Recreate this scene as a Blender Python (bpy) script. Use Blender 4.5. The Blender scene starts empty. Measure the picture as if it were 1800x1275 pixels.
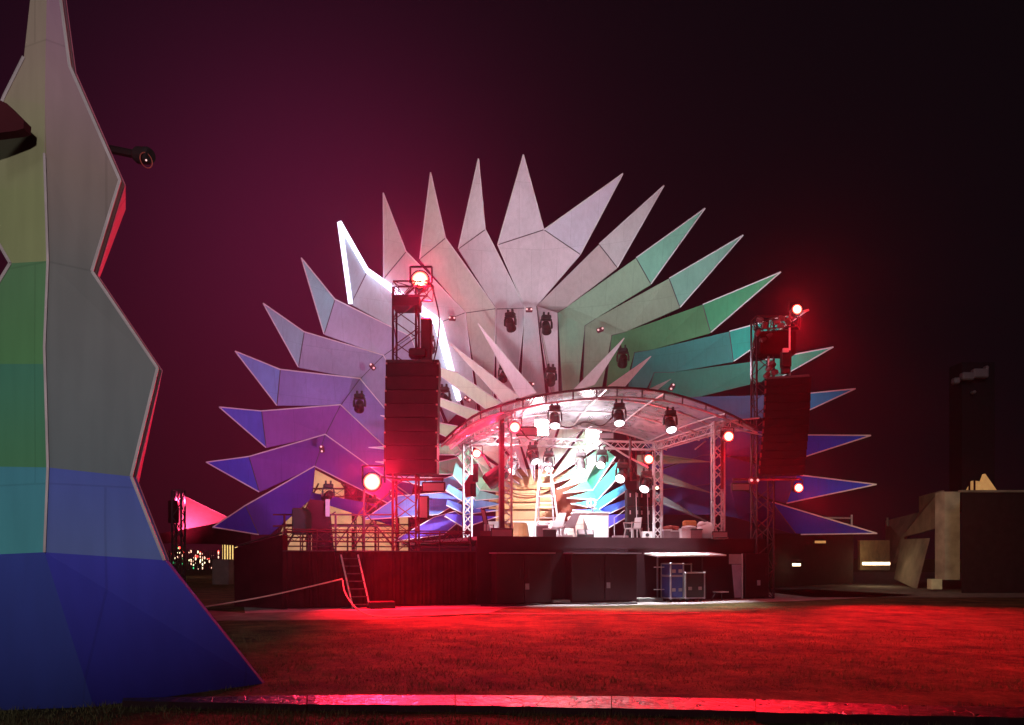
import bpy, math, random
from mathutils import Vector, Matrix, Quaternion
random.seed(7)
R = math.radians
S = bpy.context.scene
col = S.collection
F, CX, HY, EYE = 1300.0, 900.0, 980.0, 1.6      # focal length in photo pixels, centre column, horizon row, eye height (m)

# ------------------------------------------------------------------ camera
cam_d = bpy.data.cameras.new('camera'); cam = bpy.data.objects.new('camera', cam_d); col.objects.link(cam)
cam.location = (0, 0, EYE); cam.rotation_euler = (R(90), 0, 0)
cam_d.sensor_fit = 'HORIZONTAL'; cam_d.sensor_width = 36; cam_d.lens = 36 * F / 1800
cam_d.shift_y = (HY - 637.5) / 1800; cam_d.clip_start = 0.1; cam_d.clip_end = 2000
S.camera = cam
S.view_settings.view_transform = 'Standard'; S.view_settings.look = 'None'
S.view_settings.exposure = 0; S.view_settings.gamma = 1
S.cycles.use_denoising = True
S.cycles.max_bounces = 6; S.cycles.volume_bounces = 0; S.cycles.transparent_max_bounces = 12
S.cycles.use_light_tree = True
S.cycles.sample_clamp_indirect = 4; S.cycles.caustics_reflective = False; S.cycles.caustics_refractive = False

# ------------------------------------------------------------------ night sky
W = bpy.data.worlds.new('World'); S.world = W; W.use_nodes = True
nt = W.node_tree; nt.nodes.clear()
def N(t, typ, **kw):
    n = t.nodes.new(typ)
    for k, v in kw.items(): setattr(n, k, v)
    return n
wo = N(nt, 'ShaderNodeOutputWorld'); bg = N(nt, 'ShaderNodeBackground')
sky = N(nt, 'ShaderNodeTexSky', sky_type='NISHITA', sun_disc=False)
sky.sun_elevation = R(-8); sky.sun_rotation = R(200)
tc = N(nt, 'ShaderNodeTexCoord')
def glow(dirv, power, colr):
    d = N(nt, 'ShaderNodeVectorMath', operation='DOT_PRODUCT'); nt.links.new(tc.outputs['Generated'], d.inputs[0])
    d.inputs[1].default_value = Vector(dirv).normalized()
    m = N(nt, 'ShaderNodeMath', operation='MAXIMUM'); nt.links.new(d.outputs['Value'], m.inputs[0]); m.inputs[1].default_value = 0
    p = N(nt, 'ShaderNodeMath', operation='POWER'); nt.links.new(m.outputs[0], p.inputs[0]); p.inputs[1].default_value = power
    v = N(nt, 'ShaderNodeVectorMath', operation='SCALE'); v.inputs[0].default_value = colr; nt.links.new(p.outputs[0], v.inputs['Scale'])
    return v
def pixdir(px, py): return ((px - CX) / F, 1, (HY - py) / F)
terms = [glow(pixdir(570, 430), 52, (.047, .003, .0175)), glow(pixdir(520, 760), 16, (.040, .001, .004)),
         glow(pixdir(330, 320), 14, (.003, .0008, .0045)), glow(pixdir(900, 500), 5, (.0034, .0008, .0018))]
acc = N(nt, 'ShaderNodeVectorMath', operation='ADD'); acc.inputs[1].default_value = (.0022, .0016, .0024)
nt.links.new(sky.outputs[0], acc.inputs[0])
for g in terms:
    a = N(nt, 'ShaderNodeVectorMath', operation='ADD'); nt.links.new(acc.outputs[0], a.inputs[0]); nt.links.new(g.outputs[0], a.inputs[1]); acc = a
nt.links.new(acc.outputs[0], bg.inputs[0]); bg.inputs[1].default_value = 1.0
nt.links.new(bg.outputs[0], wo.inputs[0])

# ------------------------------------------------------------------ coordinate helpers
def P(px, py, Y): return Vector(((px - CX) / F * Y, Y, EYE + (HY - py) / F * Y))
def G(px, py):
    Y = EYE * F / (py - HY); return Vector(((px - CX) / F * Y, Y, 0))

TH = math.atan(.3755); TV = Vector((math.cos(TH), math.sin(TH), 0)); NV = Vector((math.sin(TH), -math.cos(TH), 0))
def fac(px, off=0, z=0):
    k = (px - CX) / F; Y = (23.9 + .3755 * 3.7) / (1 - .3755 * k)
    return Vector((k * Y, Y, z)) + NV * off
# ------------------------------------------------------------------ very dim fill sun, added behind the viewer as ambient light
sd = bpy.data.lights.new('fill_sun', 'SUN'); sd.energy = .22; sd.angle = R(12); sd.color = (.93, .92, 1)
so = bpy.data.objects.new('fill_sun', sd); col.objects.link(so)
so.rotation_euler = Vector((.30, 1, -.42)).to_track_quat('-Z', 'Y').to_euler()
def spot(name, loc, target, power, color, size=60, blend=.6, radius=.15):
    d = bpy.data.lights.new(name, 'SPOT'); d.energy = power; d.color = color; d.spot_size = R(size); d.spot_blend = blend; d.shadow_soft_size = radius
    o = bpy.data.objects.new(name, d); col.objects.link(o); o.location = loc
    o.rotation_euler = (Vector(target) - Vector(loc)).to_track_quat('-Z', 'Y').to_euler(); return o
def point(name, loc, power, color, radius=.12):
    d = bpy.data.lights.new(name, 'POINT'); d.energy = power; d.color = color; d.shadow_soft_size = radius
    o = bpy.data.objects.new(name, d); col.objects.link(o); o.location = loc; return o
RED = (1, .005, .02); HOT = (1, .02, .09); HALO = [((739,492,25.3),5200,HOT),((655,847,22.6),4200,HOT),((1400,545,26.9),800,RED),((1403,858,26.1),500,RED),((1280,768,26.4),500,RED),((905,752,24.9),1300,HOT),((838,798,29.1),1300,HOT),((1140,808,31),1100,RED)]
for q_, p_, c_ in HALO: spot('red_lamp_beam', P(*q_), (0, 0, 3), p_, c_, 46, 1, .12)
WHITE = (1, .95, 1); PINKW = (1, .72, .86)
DECK = 2.3
# lamps on the two towers and on the stage roof
spot('red_wash_left_top', P(745, 488, 25.6), (2.5, 17, 0), 85000, RED, 56, 1)
spot('red_wash_left_far', P(655, 862, 22.6), (.5, 17, 0), 9000, RED, 84, 1)
spot('red_wash_left_low', P(655, 856, 22.9), (-3, 21.5, 0), 9000, RED, 90, .9)
spot('red_wash_right_top', P(1400, 548, 27.4), (9, 18, 0), 360000, RED, 58, 1)
spot('red_wash_right_low', P(1403, 862, 26.6), (13, 20, 0), 50000, RED, 80, 1)
spot('red_wash_roof_right', P(1280, 772, 26.9), (6, 19, 0), 38000, RED, 66, 1)
spot('red_wash_roof_left', P(905, 757, 24.9), (3, 17, 0), 4000, RED, 90, .9)
point('red_glow_left_top', P(741, 491, 27.4), 800, HOT)
point('red_glow_left_low', P(655, 846, 23.9), 500, HOT)
point('red_glow_right_top', P(1400, 545, 26.0), 150, RED)
point('red_glow_right_low', P(1403, 858, 26.1), 130, RED)
point('red_glow_roof_right', P(1280, 768, 26.3), 70, RED)
point('red_glow_roof_left', P(905, 752, 24.8), 200, HOT)
point('red_glow_rear_left', P(838, 798, 29.0), 200, HOT)
point('red_glow_rear_right', P(1140, 808, 30.8), 120, RED)
# white moving heads and floodlights over the stage, then spots aimed at the shell
spot('white_stage_a', P(955, 740, 28.8), P(950, 920, 33.5), 11500, WHITE, 110, .8, .2)
point('white_glow_front', P(952, 752, 28.9), 300, WHITE, .25)
point('white_glow_rear', P(1042, 767, 30.6), 200, WHITE, .2)
spot('white_stage_b', P(1045, 772, 32.2), P(1000, 880, 35.5), 6500, WHITE, 74, .8, .2)
spot('white_stage_c', P(1088, 735, 27.3), P(1040, 930, 31.5), 7000, WHITE, 85, .9, .2)
spot('white_stage_d', P(1178, 748, 28.0), P(1200, 950, 30), 3000, WHITE, 80, .9, .2)
spot('white_apron', fac(1120, 1.0, 6.4), fac(1110, 1.0), 4200, WHITE, 74, .5, .2)
spot('shell_wash_left', P(815, 650, 26.0), P(800, 520, 36.5), 1600, (.88, .95, 1), 100, 1, .3)
spot('shell_wash_top', P(1000, 668, 27), P(1000, 380, 36), 2000, (.88, .96, 1), 75, 1, .3)
spot('shell_wash_low_left', P(660, 880, 27), P(500, 740, 36), 1800, (1, .45, .95), 110, 1, .3)
spot('shell_wash_right', P(1300, 660, 29), P(1300, 560, 36.5), 1900, (.86, .96, 1), 90, 1, .3)
spot('flower_wash', P(1000, 735, 26.6), P(985, 640, 35), 900, WHITE, 40, 1, .2)
spot('tower_fill', (.5, -7, 5), P(40, 500, 8.5), 5400, (1, .94, .92), 39, .9, .3)  # unseen fill light added behind the viewer for the near tower

# ------------------------------------------------------------------ materials
def mat(name, c=(.5, .5, .5), rough=.6, metal=0, spec=.4, emit=None, estr=0, var=.18, scale=3, bump=0, bscale=30, attr=None, coord='Object'):
    m = bpy.data.materials.new(name); m.use_nodes = True; t = m.node_tree; b = t.nodes['Principled BSDF']
    b.inputs['Roughness'].default_value = rough; b.inputs['Metallic'].default_value = metal
    b.inputs['Specular IOR Level'].default_value = spec
    tcn = N(t, 'ShaderNodeTexCoord')
    nz = N(t, 'ShaderNodeTexNoise'); nz.inputs['Scale'].default_value = scale; nz.inputs['Detail'].default_value = 6
    t.links.new(tcn.outputs[coord], nz.inputs['Vector'])
    mr = N(t, 'ShaderNodeMapRange'); mr.inputs[1].default_value = .3; mr.inputs[2].default_value = .7
    mr.inputs[3].default_value = 1 - var; mr.inputs[4].default_value = 1 + var * .6
    t.links.new(nz.outputs[0], mr.inputs[0])
    vm = N(t, 'ShaderNodeVectorMath', operation='SCALE'); t.links.new(mr.outputs[0], vm.inputs['Scale'])
    if attr:
        at = N(t, 'ShaderNodeVertexColor', layer_name=attr)
        sp_ = N(t, 'ShaderNodeSeparateXYZ'); t.links.new(tcn.outputs['Object'], sp_.inputs[0])
        cb_ = N(t, 'ShaderNodeCombineXYZ'); t.links.new(sp_.outputs[0], cb_.inputs[0]); t.links.new(sp_.outputs[2], cb_.inputs[1])
        br = N(t, 'ShaderNodeTexBrick'); t.links.new(cb_.outputs[0], br.inputs['Vector']); br.inputs['Scale'].default_value = 1
        br.inputs['Brick Width'].default_value = 1.25; br.inputs['Row Height'].default_value = 2.4; br.inputs['Mortar Size'].default_value = .012; br.inputs['Mortar Smooth'].default_value = .3
        br.inputs['Color1'].default_value = (1, 1, 1, 1); br.inputs['Color2'].default_value = (.97, .97, .97, 1); br.inputs['Mortar'].default_value = (.84, .84, .84, 1)
        n3 = N(t, 'ShaderNodeTexNoise'); n3.inputs['Scale'].default_value = 2.2; n3.inputs['Detail'].default_value = 8; mp3 = N(t, 'ShaderNodeMapping'); mp3.inputs['Scale'].default_value = (3, 3, .35)
        t.links.new(tcn.outputs['Object'], mp3.inputs[0]); t.links.new(mp3.outputs[0], n3.inputs['Vector'])
        m3 = N(t, 'ShaderNodeMapRange'); m3.inputs[1].default_value = .35; m3.inputs[2].default_value = .6; m3.inputs[3].default_value = .93; m3.inputs[4].default_value = 1.01; t.links.new(n3.outputs[0], m3.inputs[0])
        q1 = N(t, 'ShaderNodeMixRGB', blend_type='MULTIPLY'); q1.inputs[0].default_value = 1; t.links.new(at.outputs[0], q1.inputs[1]); t.links.new(br.outputs[0], q1.inputs[2])
        q2 = N(t, 'ShaderNodeVectorMath', operation='SCALE'); t.links.new(q1.outputs[0], q2.inputs[0]); t.links.new(m3.outputs[0], q2.inputs['Scale'])
        t.links.new(q2.outputs[0], vm.inputs[0])
    else: vm.inputs[0].default_value = c[:3]
    t.links.new(vm.outputs[0], b.inputs['Base Color'])
    if bump:
        n2 = N(t, 'ShaderNodeTexNoise'); n2.inputs['Scale'].default_value = bscale; n2.inputs['Detail'].default_value = 4
        t.links.new(tcn.outputs[coord], n2.inputs['Vector'])
        bp = N(t, 'ShaderNodeBump'); bp.inputs['Strength'].default_value = bump; bp.inputs['Distance'].default_value = .02
        t.links.new(n2.outputs[0], bp.inputs['Height']); t.links.new(bp.outputs[0], b.inputs['Normal'])
    if emit:
        b.inputs['Emission Color'].default_value = (*emit, 1)
        if var > .09:
            ve = N(t, 'ShaderNodeVectorMath', operation='SCALE'); ve.inputs[0].default_value = emit; t.links.new(mr.outputs[0], ve.inputs['Scale']); t.links.new(ve.outputs[0], b.inputs['Emission Color'])
        b.inputs['Emission Strength'].default_value = estr
    return m
M = {}
M['paint_light'] = mat('painted_panel', rough=.75, spec=.25, var=.10, scale=.7, attr='paint_light', bump=.05, bscale=6)
M['seam'] = mat('dark_seam', (.10, .09, .11), .8, var=.1)
M['trim'] = mat('led_profile', (.78, .76, .80), .4, spec=.5, var=.1)
M['led_on'] = mat('lit_led_tube', (.9, .9, .9), .4, emit=(.80, .72, 1), estr=2.4, var=0)
M['trim2'] = mat('grey_edge_trim', (.42, .34, .36), .6, var=.2)
HAZE = .0007
M['alu'] = mat('aluminium', (.60, .58, .60), .4, .3, var=.2)
M['steel_dull'] = mat('dull_steel', (.16, .12, .13), .5, .5, var=.3)
M['dark_steel'] = mat('dark_steel', (.07, .045, .055), .5, .3, var=.3)
M['red_steel'] = mat('primer_steel', (.16, .03, .05), .55, .2, var=.3)
M['black'] = mat('black_plastic', (.022, .016, .018), .5, spec=.4, var=.3)
M['grey_face'] = mat('grey_fixture_glass', (.30, .22, .24), .3, spec=.5, var=.1)
M['drape'] = mat('black_drape', (.050, .008, .012), .9, spec=.1, var=.4, scale=1.5)
M['board'] = mat('black_board', (.034, .012, .017), .55, spec=.3, var=.35, scale=1.2)
M['white'] = mat('white_plastic', (.80, .80, .80), .45, var=.06)
M['pale_metal'] = mat('pale_metal', (.42, .45, .50), .45, .3, var=.15, scale=4)
M['ply'] = mat('plywood', (.62, .36, .16), .6, var=.25, scale=2.2, bump=.05)
M['crate'] = mat('pale_crate', (.66, .50, .45), .7, var=.15)
M['brown'] = mat('brown_wood', (.24, .10, .04), .6, var=.2)
M['rust'] = mat('rust_red_ply', (.42, .13, .08), .7, var=.2)
M['blue_case'] = mat('blue_case', (.05, .07, .26), .5, var=.2)
def lamp_glass(name, hot, rim, s):
    """lamp face that is white hot at its centre and deep red towards its rim"""
    m = bpy.data.materials.new(name); m.use_nodes = True; t = m.node_tree; b = t.nodes['Principled BSDF']; b.inputs['Base Color'].default_value = (.3, .02, .02, 1)
    tcn = N(t, 'ShaderNodeTexCoord'); sx = N(t, 'ShaderNodeVectorMath', operation='MULTIPLY'); sx.inputs[1].default_value = (1, 0, 1); t.links.new(tcn.outputs['Object'], sx.inputs[0])
    ln = N(t, 'ShaderNodeVectorMath', operation='LENGTH'); t.links.new(sx.outputs[0], ln.inputs[0])
    r = N(t, 'ShaderNodeValToRGB'); r.color_ramp.interpolation = 'EASE'; e = r.color_ramp.elements; t.links.new(ln.outputs['Value'], r.inputs[0])
    e[0].position = .07; e[0].color = (*hot, 1); e[1].position = .16; e[1].color = (*rim, 1); x = e.new(.12); x.color = (1, .09, .05, 1)
    t.links.new(r.outputs[0], b.inputs['Emission Color']); b.inputs['Emission Strength'].default_value = s; return m
M['redbulb'] = lamp_glass('red_lamp_glass', (1, .78, .5), (.3, .002, .008), 12)
M['redbulb_s'] = mat('red_lamp_glass_dim', (.5, .02, .02), .3, emit=(1, .05, .04), estr=8, var=0)
M['whitebulb'] = mat('white_lamp_glass', (.9, .9, .9), .3, emit=(1, .95, .92), estr=16, var=0)
M['lens'] = mat('lit_lens', (.8, .8, .8), .2, emit=(1, .97, 1), estr=3.5, var=0)
M['darklens'] = mat('dark_lens', (.04, .03, .035), .12, spec=.8, var=0)
M['pinlens'] = mat('small_lens', (.7, .5, .5), .15, emit=(1, .55, .55), estr=.9, var=0)
M['cable'] = mat('pale_cable', (.60, .36, .34), .6, var=.1)
M['concrete'] = mat('concrete', (.22, .18, .15), .85, spec=.2, var=.35, scale=1.3, bump=.3, bscale=14)
M['dark_conc'] = mat('dark_cladding', (.018, .014, .016), .9, spec=.1, var=.3)
M['cream_lit'] = mat('lit_tent_cloth', (.30, .17, .10), .9, emit=(.95, .50, .27), estr=.55, var=.5, scale=.45)
M['pink_lit'] = mat('pink_tent_cloth', (.8, .35, .42), .9, var=.1)
M['orange_lit'] = mat('orange_tent_cloth', (.7, .4, .15), .9, emit=(.85, .42, .14), estr=.45, var=.2)
M['warm_lamp'] = mat('warm_strip_lamp', (.9, .8, .6), .5, emit=(1, .84, .5), estr=3.5, var=0)
M['yellow_lamp'] = mat('yellow_booth_light', (.9, .7, .3), .5, emit=(1, .66, .22), estr=1.3, var=.3, scale=9)
M['green_lamp'] = mat('green_lamp', (.1, .8, .3), .5, emit=(.05, .9, .3), estr=1.2, var=0)
M['fair_lamp'] = mat('fair_lamp', (.9, .8, .7), .5, emit=(1, .55, .38), estr=2.4, var=0)
M['bag'] = mat('white_plastic_bag', (.78, .77, .78), .35, var=.08, bump=.6, bscale=9)
M['orange'] = mat('orange_cloth', (.55, .20, .07), .8, var=.2)
M['redcloth'] = mat('red_cloth', (.35, .08, .06), .8, var=.3)
def plastic_sheet():
    m = bpy.data.materials.new('clear_canopy_sheet'); m.use_nodes = True; t = m.node_tree; t.nodes.clear()
    o = N(t, 'ShaderNodeOutputMaterial'); mx = N(t, 'ShaderNodeMixShader'); tr = N(t, 'ShaderNodeBsdfTransparent'); b = N(t, 'ShaderNodeBsdfPrincipled')
    tr.inputs[0].default_value = (.90, .88, .90, 1)
    b.inputs['Base Color'].default_value = (.72, .72, .78, 1); b.inputs['Roughness'].default_value = .16; b.inputs['Specular IOR Level'].default_value = .8
    nz = N(t, 'ShaderNodeTexNoise'); nz.inputs['Scale'].default_value = 1.1; nz.inputs['Detail'].default_value = 6; nz.inputs['Distortion'].default_value = 1.4
    tcn = N(t, 'ShaderNodeTexCoord'); t.links.new(tcn.outputs['Object'], nz.inputs['Vector'])
    mr = N(t, 'ShaderNodeMapRange'); mr.inputs[1].default_value = .35; mr.inputs[2].default_value = .7; mr.inputs[3].default_value = .30; mr.inputs[4].default_value = .62
    t.links.new(nz.outputs[0], mr.inputs[0]); t.links.new(mr.outputs[0], mx.inputs[0])
    bp = N(t, 'ShaderNodeBump'); bp.inputs['Strength'].default_value = .5; bp.inputs['Distance'].default_value = .08
    t.links.new(nz.outputs[0], bp.inputs['Height']); t.links.new(bp.outputs[0], b.inputs['Normal'])
    t.links.new(tr.outputs[0], mx.inputs[1]); t.links.new(b.outputs[0], mx.inputs[2]); t.links.new(mx.outputs[0], o.inputs[0])
    return m
M['sheet'] = plastic_sheet()
def planks_mat(name, ca, cb, n, axis=2):
    m = bpy.data.materials.new(name); m.use_nodes = True; t = m.node_tree; b = t.nodes['Principled BSDF']; b.inputs['Roughness'].default_value = .55
    tcn = N(t, 'ShaderNodeTexCoord'); sx = N(t, 'ShaderNodeSeparateXYZ'); t.links.new(tcn.outputs['Object'], sx.inputs[0])
    mu = N(t, 'ShaderNodeMath', operation='MULTIPLY'); t.links.new(sx.outputs[axis], mu.inputs[0]); mu.inputs[1].default_value = n
    fr = N(t, 'ShaderNodeMath', operation='FRACT'); t.links.new(mu.outputs[0], fr.inputs[0])
    fl = N(t, 'ShaderNodeMath', operation='FLOOR'); t.links.new(mu.outputs[0], fl.inputs[0])
    wn = N(t, 'ShaderNodeTexWhiteNoise', noise_dimensions='1D'); t.links.new(fl.outputs[0], wn.inputs['W'])
    mx = N(t, 'ShaderNodeMixRGB'); mx.inputs[1].default_value = (*ca, 1); mx.inputs[2].default_value = (*cb, 1); t.links.new(wn.outputs[0], mx.inputs[0])
    gt = N(t, 'ShaderNodeMath', operation='GREATER_THAN'); t.links.new(fr.outputs[0], gt.inputs[0]); gt.inputs[1].default_value = .05
    m2 = N(t, 'ShaderNodeMixRGB'); m2.inputs[1].default_value = (ca[0] * .3, ca[1] * .25, ca[2] * .25, 1); t.links.new(mx.outputs[0], m2.inputs[2]); t.links.new(gt.outputs[0], m2.inputs[0])
    t.links.new(m2.outputs[0], b.inputs['Base Color']); return m
M['planks'] = planks_mat('wood_planking', (.66, .42, .20), (.72, .40, .22), 2.3)
M['pale_planks'] = planks_mat('pale_planking', (.80, .52, .46), (.74, .58, .50), 3.2)

# ------------------------------------------------------------------ mesh building
ORG = {}
class MB:
    def __init__(s): s.v = []; s.f = []; s.c = []; s.cc = None
    def color(s, c): s.cc = c; return s
    def add(s, vs, fs):
        n = len(s.v); s.v += [Vector(v) for v in vs]
        for f in fs: s.f.append([i + n for i in f]); s.c.append(s.cc)
        return s
    def box(s, c, d, rot=None):
        c = Vector(c); x, y, z = [k / 2 for k in d]
        vs = [Vector((a * x, b * y, e * z)) for a in (-1, 1) for b in (-1, 1) for e in (-1, 1)]
        if rot is not None: vs = [rot @ v for v in vs]
        return s.add([c + v for v in vs], [(0, 1, 3, 2), (4, 6, 7, 5), (0, 4, 5, 1), (2, 3, 7, 6), (0, 2, 6, 4), (1, 5, 7, 3)])
    def cham(s, c, d, b, rot=None):
        """box with chamfered vertical and horizontal edges"""
        c = Vector(c); x, y, z = [k / 2 for k in d]; vs = []; ix = {}
        for sx in (-1, 1):
            for sy in (-1, 1):
                for sz in (-1, 1):
                    for k, v in enumerate(((x, y - b, z - b), (x - b, y, z - b), (x - b, y - b, z))):
                        ix[(sx, sy, sz, k)] = len(vs); vs.append(Vector((sx * v[0], sy * v[1], sz * v[2])))
        fs = []
        for a in (-1, 1):
            fs.append([ix[(a, p, q, 0)] for p, q in ((-1, -1), (1, -1), (1, 1), (-1, 1))][::a])
            fs.append([ix[(p, a, q, 1)] for p, q in ((-1, -1), (1, -1), (1, 1), (-1, 1))][::-a])
            fs.append([ix[(p, q, a, 2)] for p, q in ((-1, -1), (1, -1), (1, 1), (-1, 1))][::a])
            for e in (-1, 1):
                fs.append([ix[(a, e, -1, 0)], ix[(a, e, -1, 1)], ix[(a, e, 1, 1)], ix[(a, e, 1, 0)]])
                fs.append([ix[(a, -1, e, 0)], ix[(a, -1, e, 2)], ix[(a, 1, e, 2)], ix[(a, 1, e, 0)]])
                fs.append([ix[(-1, a, e, 1)], ix[(-1, a, e, 2)], ix[(1, a, e, 2)], ix[(1, a, e, 1)]])
                for g in (-1, 1): fs.append([ix[(a, e, g, 0)], ix[(a, e, g, 1)], ix[(a, e, g, 2)]])
        if rot is not None: vs = [rot @ v for v in vs]
        return s.add([c + v for v in vs], fs)
    def tube(s, p, q, r, n=6, r2=None, cap=True):
        p = Vector(p); q = Vector(q); d = (q - p)
        if d.length < 1e-6: return s
        d.normalize(); a = d.orthogonal().normalized(); b = d.cross(a); r2 = r if r2 is None else r2
        vs = [p + (a * math.cos(t) + b * math.sin(t)) * r for t in [2 * math.pi * i / n for i in range(n)]]
        vs += [q + (a * math.cos(t) + b * math.sin(t)) * r2 for t in [2 * math.pi * i / n for i in range(n)]]
        fs = [(i, (i + 1) % n, n + (i + 1) % n, n + i) for i in range(n)]
        if cap: fs += [tuple(range(n))[::-1], tuple(range(n, 2 * n))]
        return s.add(vs, fs)
    def path(s, pts, r, n=6):
        for a, b in zip(pts, pts[1:]): s.tube(a, b, r, n)
        return s
    def lathe(s, prof, org=(0, 0, 0), ax=(0, 0, 1), n=16):
        org = Vector(org); d = Vector(ax).normalized(); a = d.orthogonal().normalized(); b = d.cross(a); vs = []; fs = []
        for h, r in prof:
            for i in range(n):
                t = 2 * math.pi * i / n; vs.append(org + d * h + (a * math.cos(t) + b * math.sin(t)) * r)
        for j in range(len(prof) - 1):
            for i in range(n): fs.append((j * n + i, j * n + (i + 1) % n, (j + 1) * n + (i + 1) % n, (j + 1) * n + i))
        fs.append(tuple(range(n))[::-1]); fs.append(tuple((len(prof) - 1) * n + i for i in range(n)))
        return s.add(vs, fs)
    def slab(s, pts, th=.12, d=None):
        pts = [Vector(p) for p in pts]; n = len(pts); d = Vector(d) if d is not None else Vector((0, th, 0))
        vs = pts + [p + d for p in pts]
        fs = [(i, (i + 1) % n, n + (i + 1) % n, n + i) for i in range(n)]
        if n == 4: fs += [(0, 1, 2), (0, 2, 3), (4, 6, 5), (4, 7, 6)]
        else: fs += [tuple(range(n)), tuple(range(n, 2 * n))[::-1]]
        return s.add(vs, fs)
    def truss(s, p, q, w, seg, r=.025, rd=None, up=None, n=5):
        p = Vector(p); q = Vector(q); d = (q - p); L = d.length; d.normalize(); rd = rd or r * .55
        up = Vector(up) if up is not None else (Vector((0, 0, 1)) if abs(d.z) < .8 else Vector((0, 1, 0)))
        a = d.cross(up).normalized(); b = a.cross(d).normalized()
        cs = [(a * i + b * j) * (w / 2) for i, j in ((-1, -1), (1, -1), (1, 1), (-1, 1))]
        for c in cs: s.tube(p + c, q + c, r, n)
        k = max(1, round(L / seg)); st = L / k
        for i in range(k):
            for f in range(4):
                c0, c1 = cs[f], cs[(f + 1) % 4]
                if (i + f) % 2: c0, c1 = c1, c0
                s.tube(p + d * st * i + c0, p + d * st * (i + 1) + c1, rd, 4)
        for i in (0, k):
            for f in range(4): s.tube(p + d * st * i + cs[f], p + d * st * i + cs[(f + 1) % 4], rd, 4)
        return s
    def ball(s, c, r, n=10, sq=(1, 1, 1), jit=0):
        c = Vector(c); vs = []; fs = []; m = n // 2
        for j in range(m + 1):
            for i in range(n):
                th = math.pi * j / m; ph = 2 * math.pi * i / n; rr = r * (1 + random.uniform(-jit, jit))
                vs.append(c + Vector((math.sin(th) * math.cos(ph) * sq[0], math.sin(th) * math.sin(ph) * sq[1], math.cos(th) * sq[2])) * rr)
        for j in range(m):
            for i in range(n): fs.append((j * n + i, (j + 1) * n + i, (j + 1) * n + (i + 1) % n, j * n + (i + 1) % n))
        return s.add(vs, fs)
    def build(s, name, m, parent=None, smooth=False, local=False):
        me = bpy.data.meshes.new(name)
        org = Vector((0, 0, 0)) if local or parent is None else ORG[parent.name]
        me.from_pydata([tuple(v - org) for v in s.v], [], s.f)
        me.materials.append(M[m] if isinstance(m, str) else m)
        if any(c is not None for c in s.c):
            at = me.color_attributes.new('paint_light', 'FLOAT_COLOR', 'CORNER')
            for p, c in zip(me.polygons, s.c):
                for li in p.loop_indices:
                    if callable(c): k = c(me.vertices[me.loops[li].vertex_index].co + org)
                    else: k = c or (.5, .5, .5)
                    at.data[li].color = (*k, 1)
        if smooth: me.polygons.foreach_set('use_smooth', [True] * len(me.polygons))
        me.update()
        o = bpy.data.objects.new(name, me); col.objects.link(o)
        if parent is not None: o.parent = parent
        ORG[o.name] = org
        return o
def tag(o, label=None, cat=None, group=None, kind=None):
    if label: o['label'] = label
    if cat: o['category'] = cat
    if group: o['group'] = group
    if kind: o['kind'] = kind
    return o
def thing(name, loc, label, cat, group=None, rot=None):
    o = bpy.data.objects.new(name, None); col.objects.link(o); o.location = loc
    if rot is not None: o.rotation_euler = rot
    o.empty_display_size = .3
    ORG[o.name] = Vector(loc); return tag(o, label, cat, group)
def kids(o): return [c for c in bpy.data.objects if c.parent == o]
def dup(o, parent=None):
    c = o.copy(); col.objects.link(c)
    if parent is not None: c.parent = parent
    for k in kids(o): dup(k, c)
    return c

# ------------------------------------------------------------------ ground, apron, path
def grass_mat():
    m = bpy.data.materials.new('trodden_lawn'); m.use_nodes = True; t = m.node_tree; b = t.nodes['Principled BSDF']
    b.inputs['Roughness'].default_value = .95; b.inputs['Specular IOR Level'].default_value = .15
    tcn = N(t, 'ShaderNodeTexCoord'); mp = N(t, 'ShaderNodeMapping'); mp.inputs['Scale'].default_value = (1, 1, 1); t.links.new(tcn.outputs['Object'], mp.inputs[0])
    n1 = N(t, 'ShaderNodeTexNoise'); n1.inputs['Scale'].default_value = .9; n1.inputs['Detail'].default_value = 10; n1.inputs['Roughness'].default_value = .75
    n2 = N(t, 'ShaderNodeTexNoise'); n2.inputs['Scale'].default_value = 14; n2.inputs['Detail'].default_value = 8; n2.inputs['Roughness'].default_value = .8
    for n in (n1, n2): t.links.new(mp.outputs[0], n.inputs['Vector'])
    r1 = N(t, 'ShaderNodeValToRGB'); e = r1.color_ramp.elements; e[0].position = .38; e[0].color = (.03, .03, .012, 1); e[1].position = .62; e[1].color = (.19, .16, .06, 1)
    t.links.new(n1.outputs[0], r1.inputs[0])
    r2 = N(t, 'ShaderNodeMapRange'); r2.inputs[1].default_value = .35; r2.inputs[2].default_value = .7; r2.inputs[3].default_value = .45; r2.inputs[4].default_value = 1.35
    t.links.new(n2.outputs[0], r2.inputs[0])
    v = N(t, 'ShaderNodeVectorMath', operation='SCALE'); t.links.new(r1.outputs[0], v.inputs[0]); t.links.new(r2.outputs[0], v.inputs['Scale']); t.links.new(v.outputs[0], b.inputs['Base Color'])
    bp = N(t, 'ShaderNodeBump'); bp.inputs['Strength'].default_value = 1; bp.inputs['Distance'].default_value = .06
    t.links.new(n2.outputs[0], bp.inputs['Height']); t.links.new(bp.outputs[0], b.inputs['Normal']); return m
M['lawn'] = grass_mat()
M['apron'] = mat('pale_apron_concrete', (.42, .40, .39), .9, spec=.2, var=.4, scale=1.6, bump=.5, bscale=25)
M['path'] = mat('gravel_path', (.20, .17, .15), .95, spec=.1, var=.4, scale=2, bump=.6, bscale=40)
g = MB().add([(-400, -20, 0), (400, -20, 0), (400, 900, 0), (-400, 900, 0)], [(0, 1, 2, 3)]).build('ground', 'lawn'); tag(g, kind='structure')
FR = Matrix.Rotation(TH, 3, 'Z')
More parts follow.
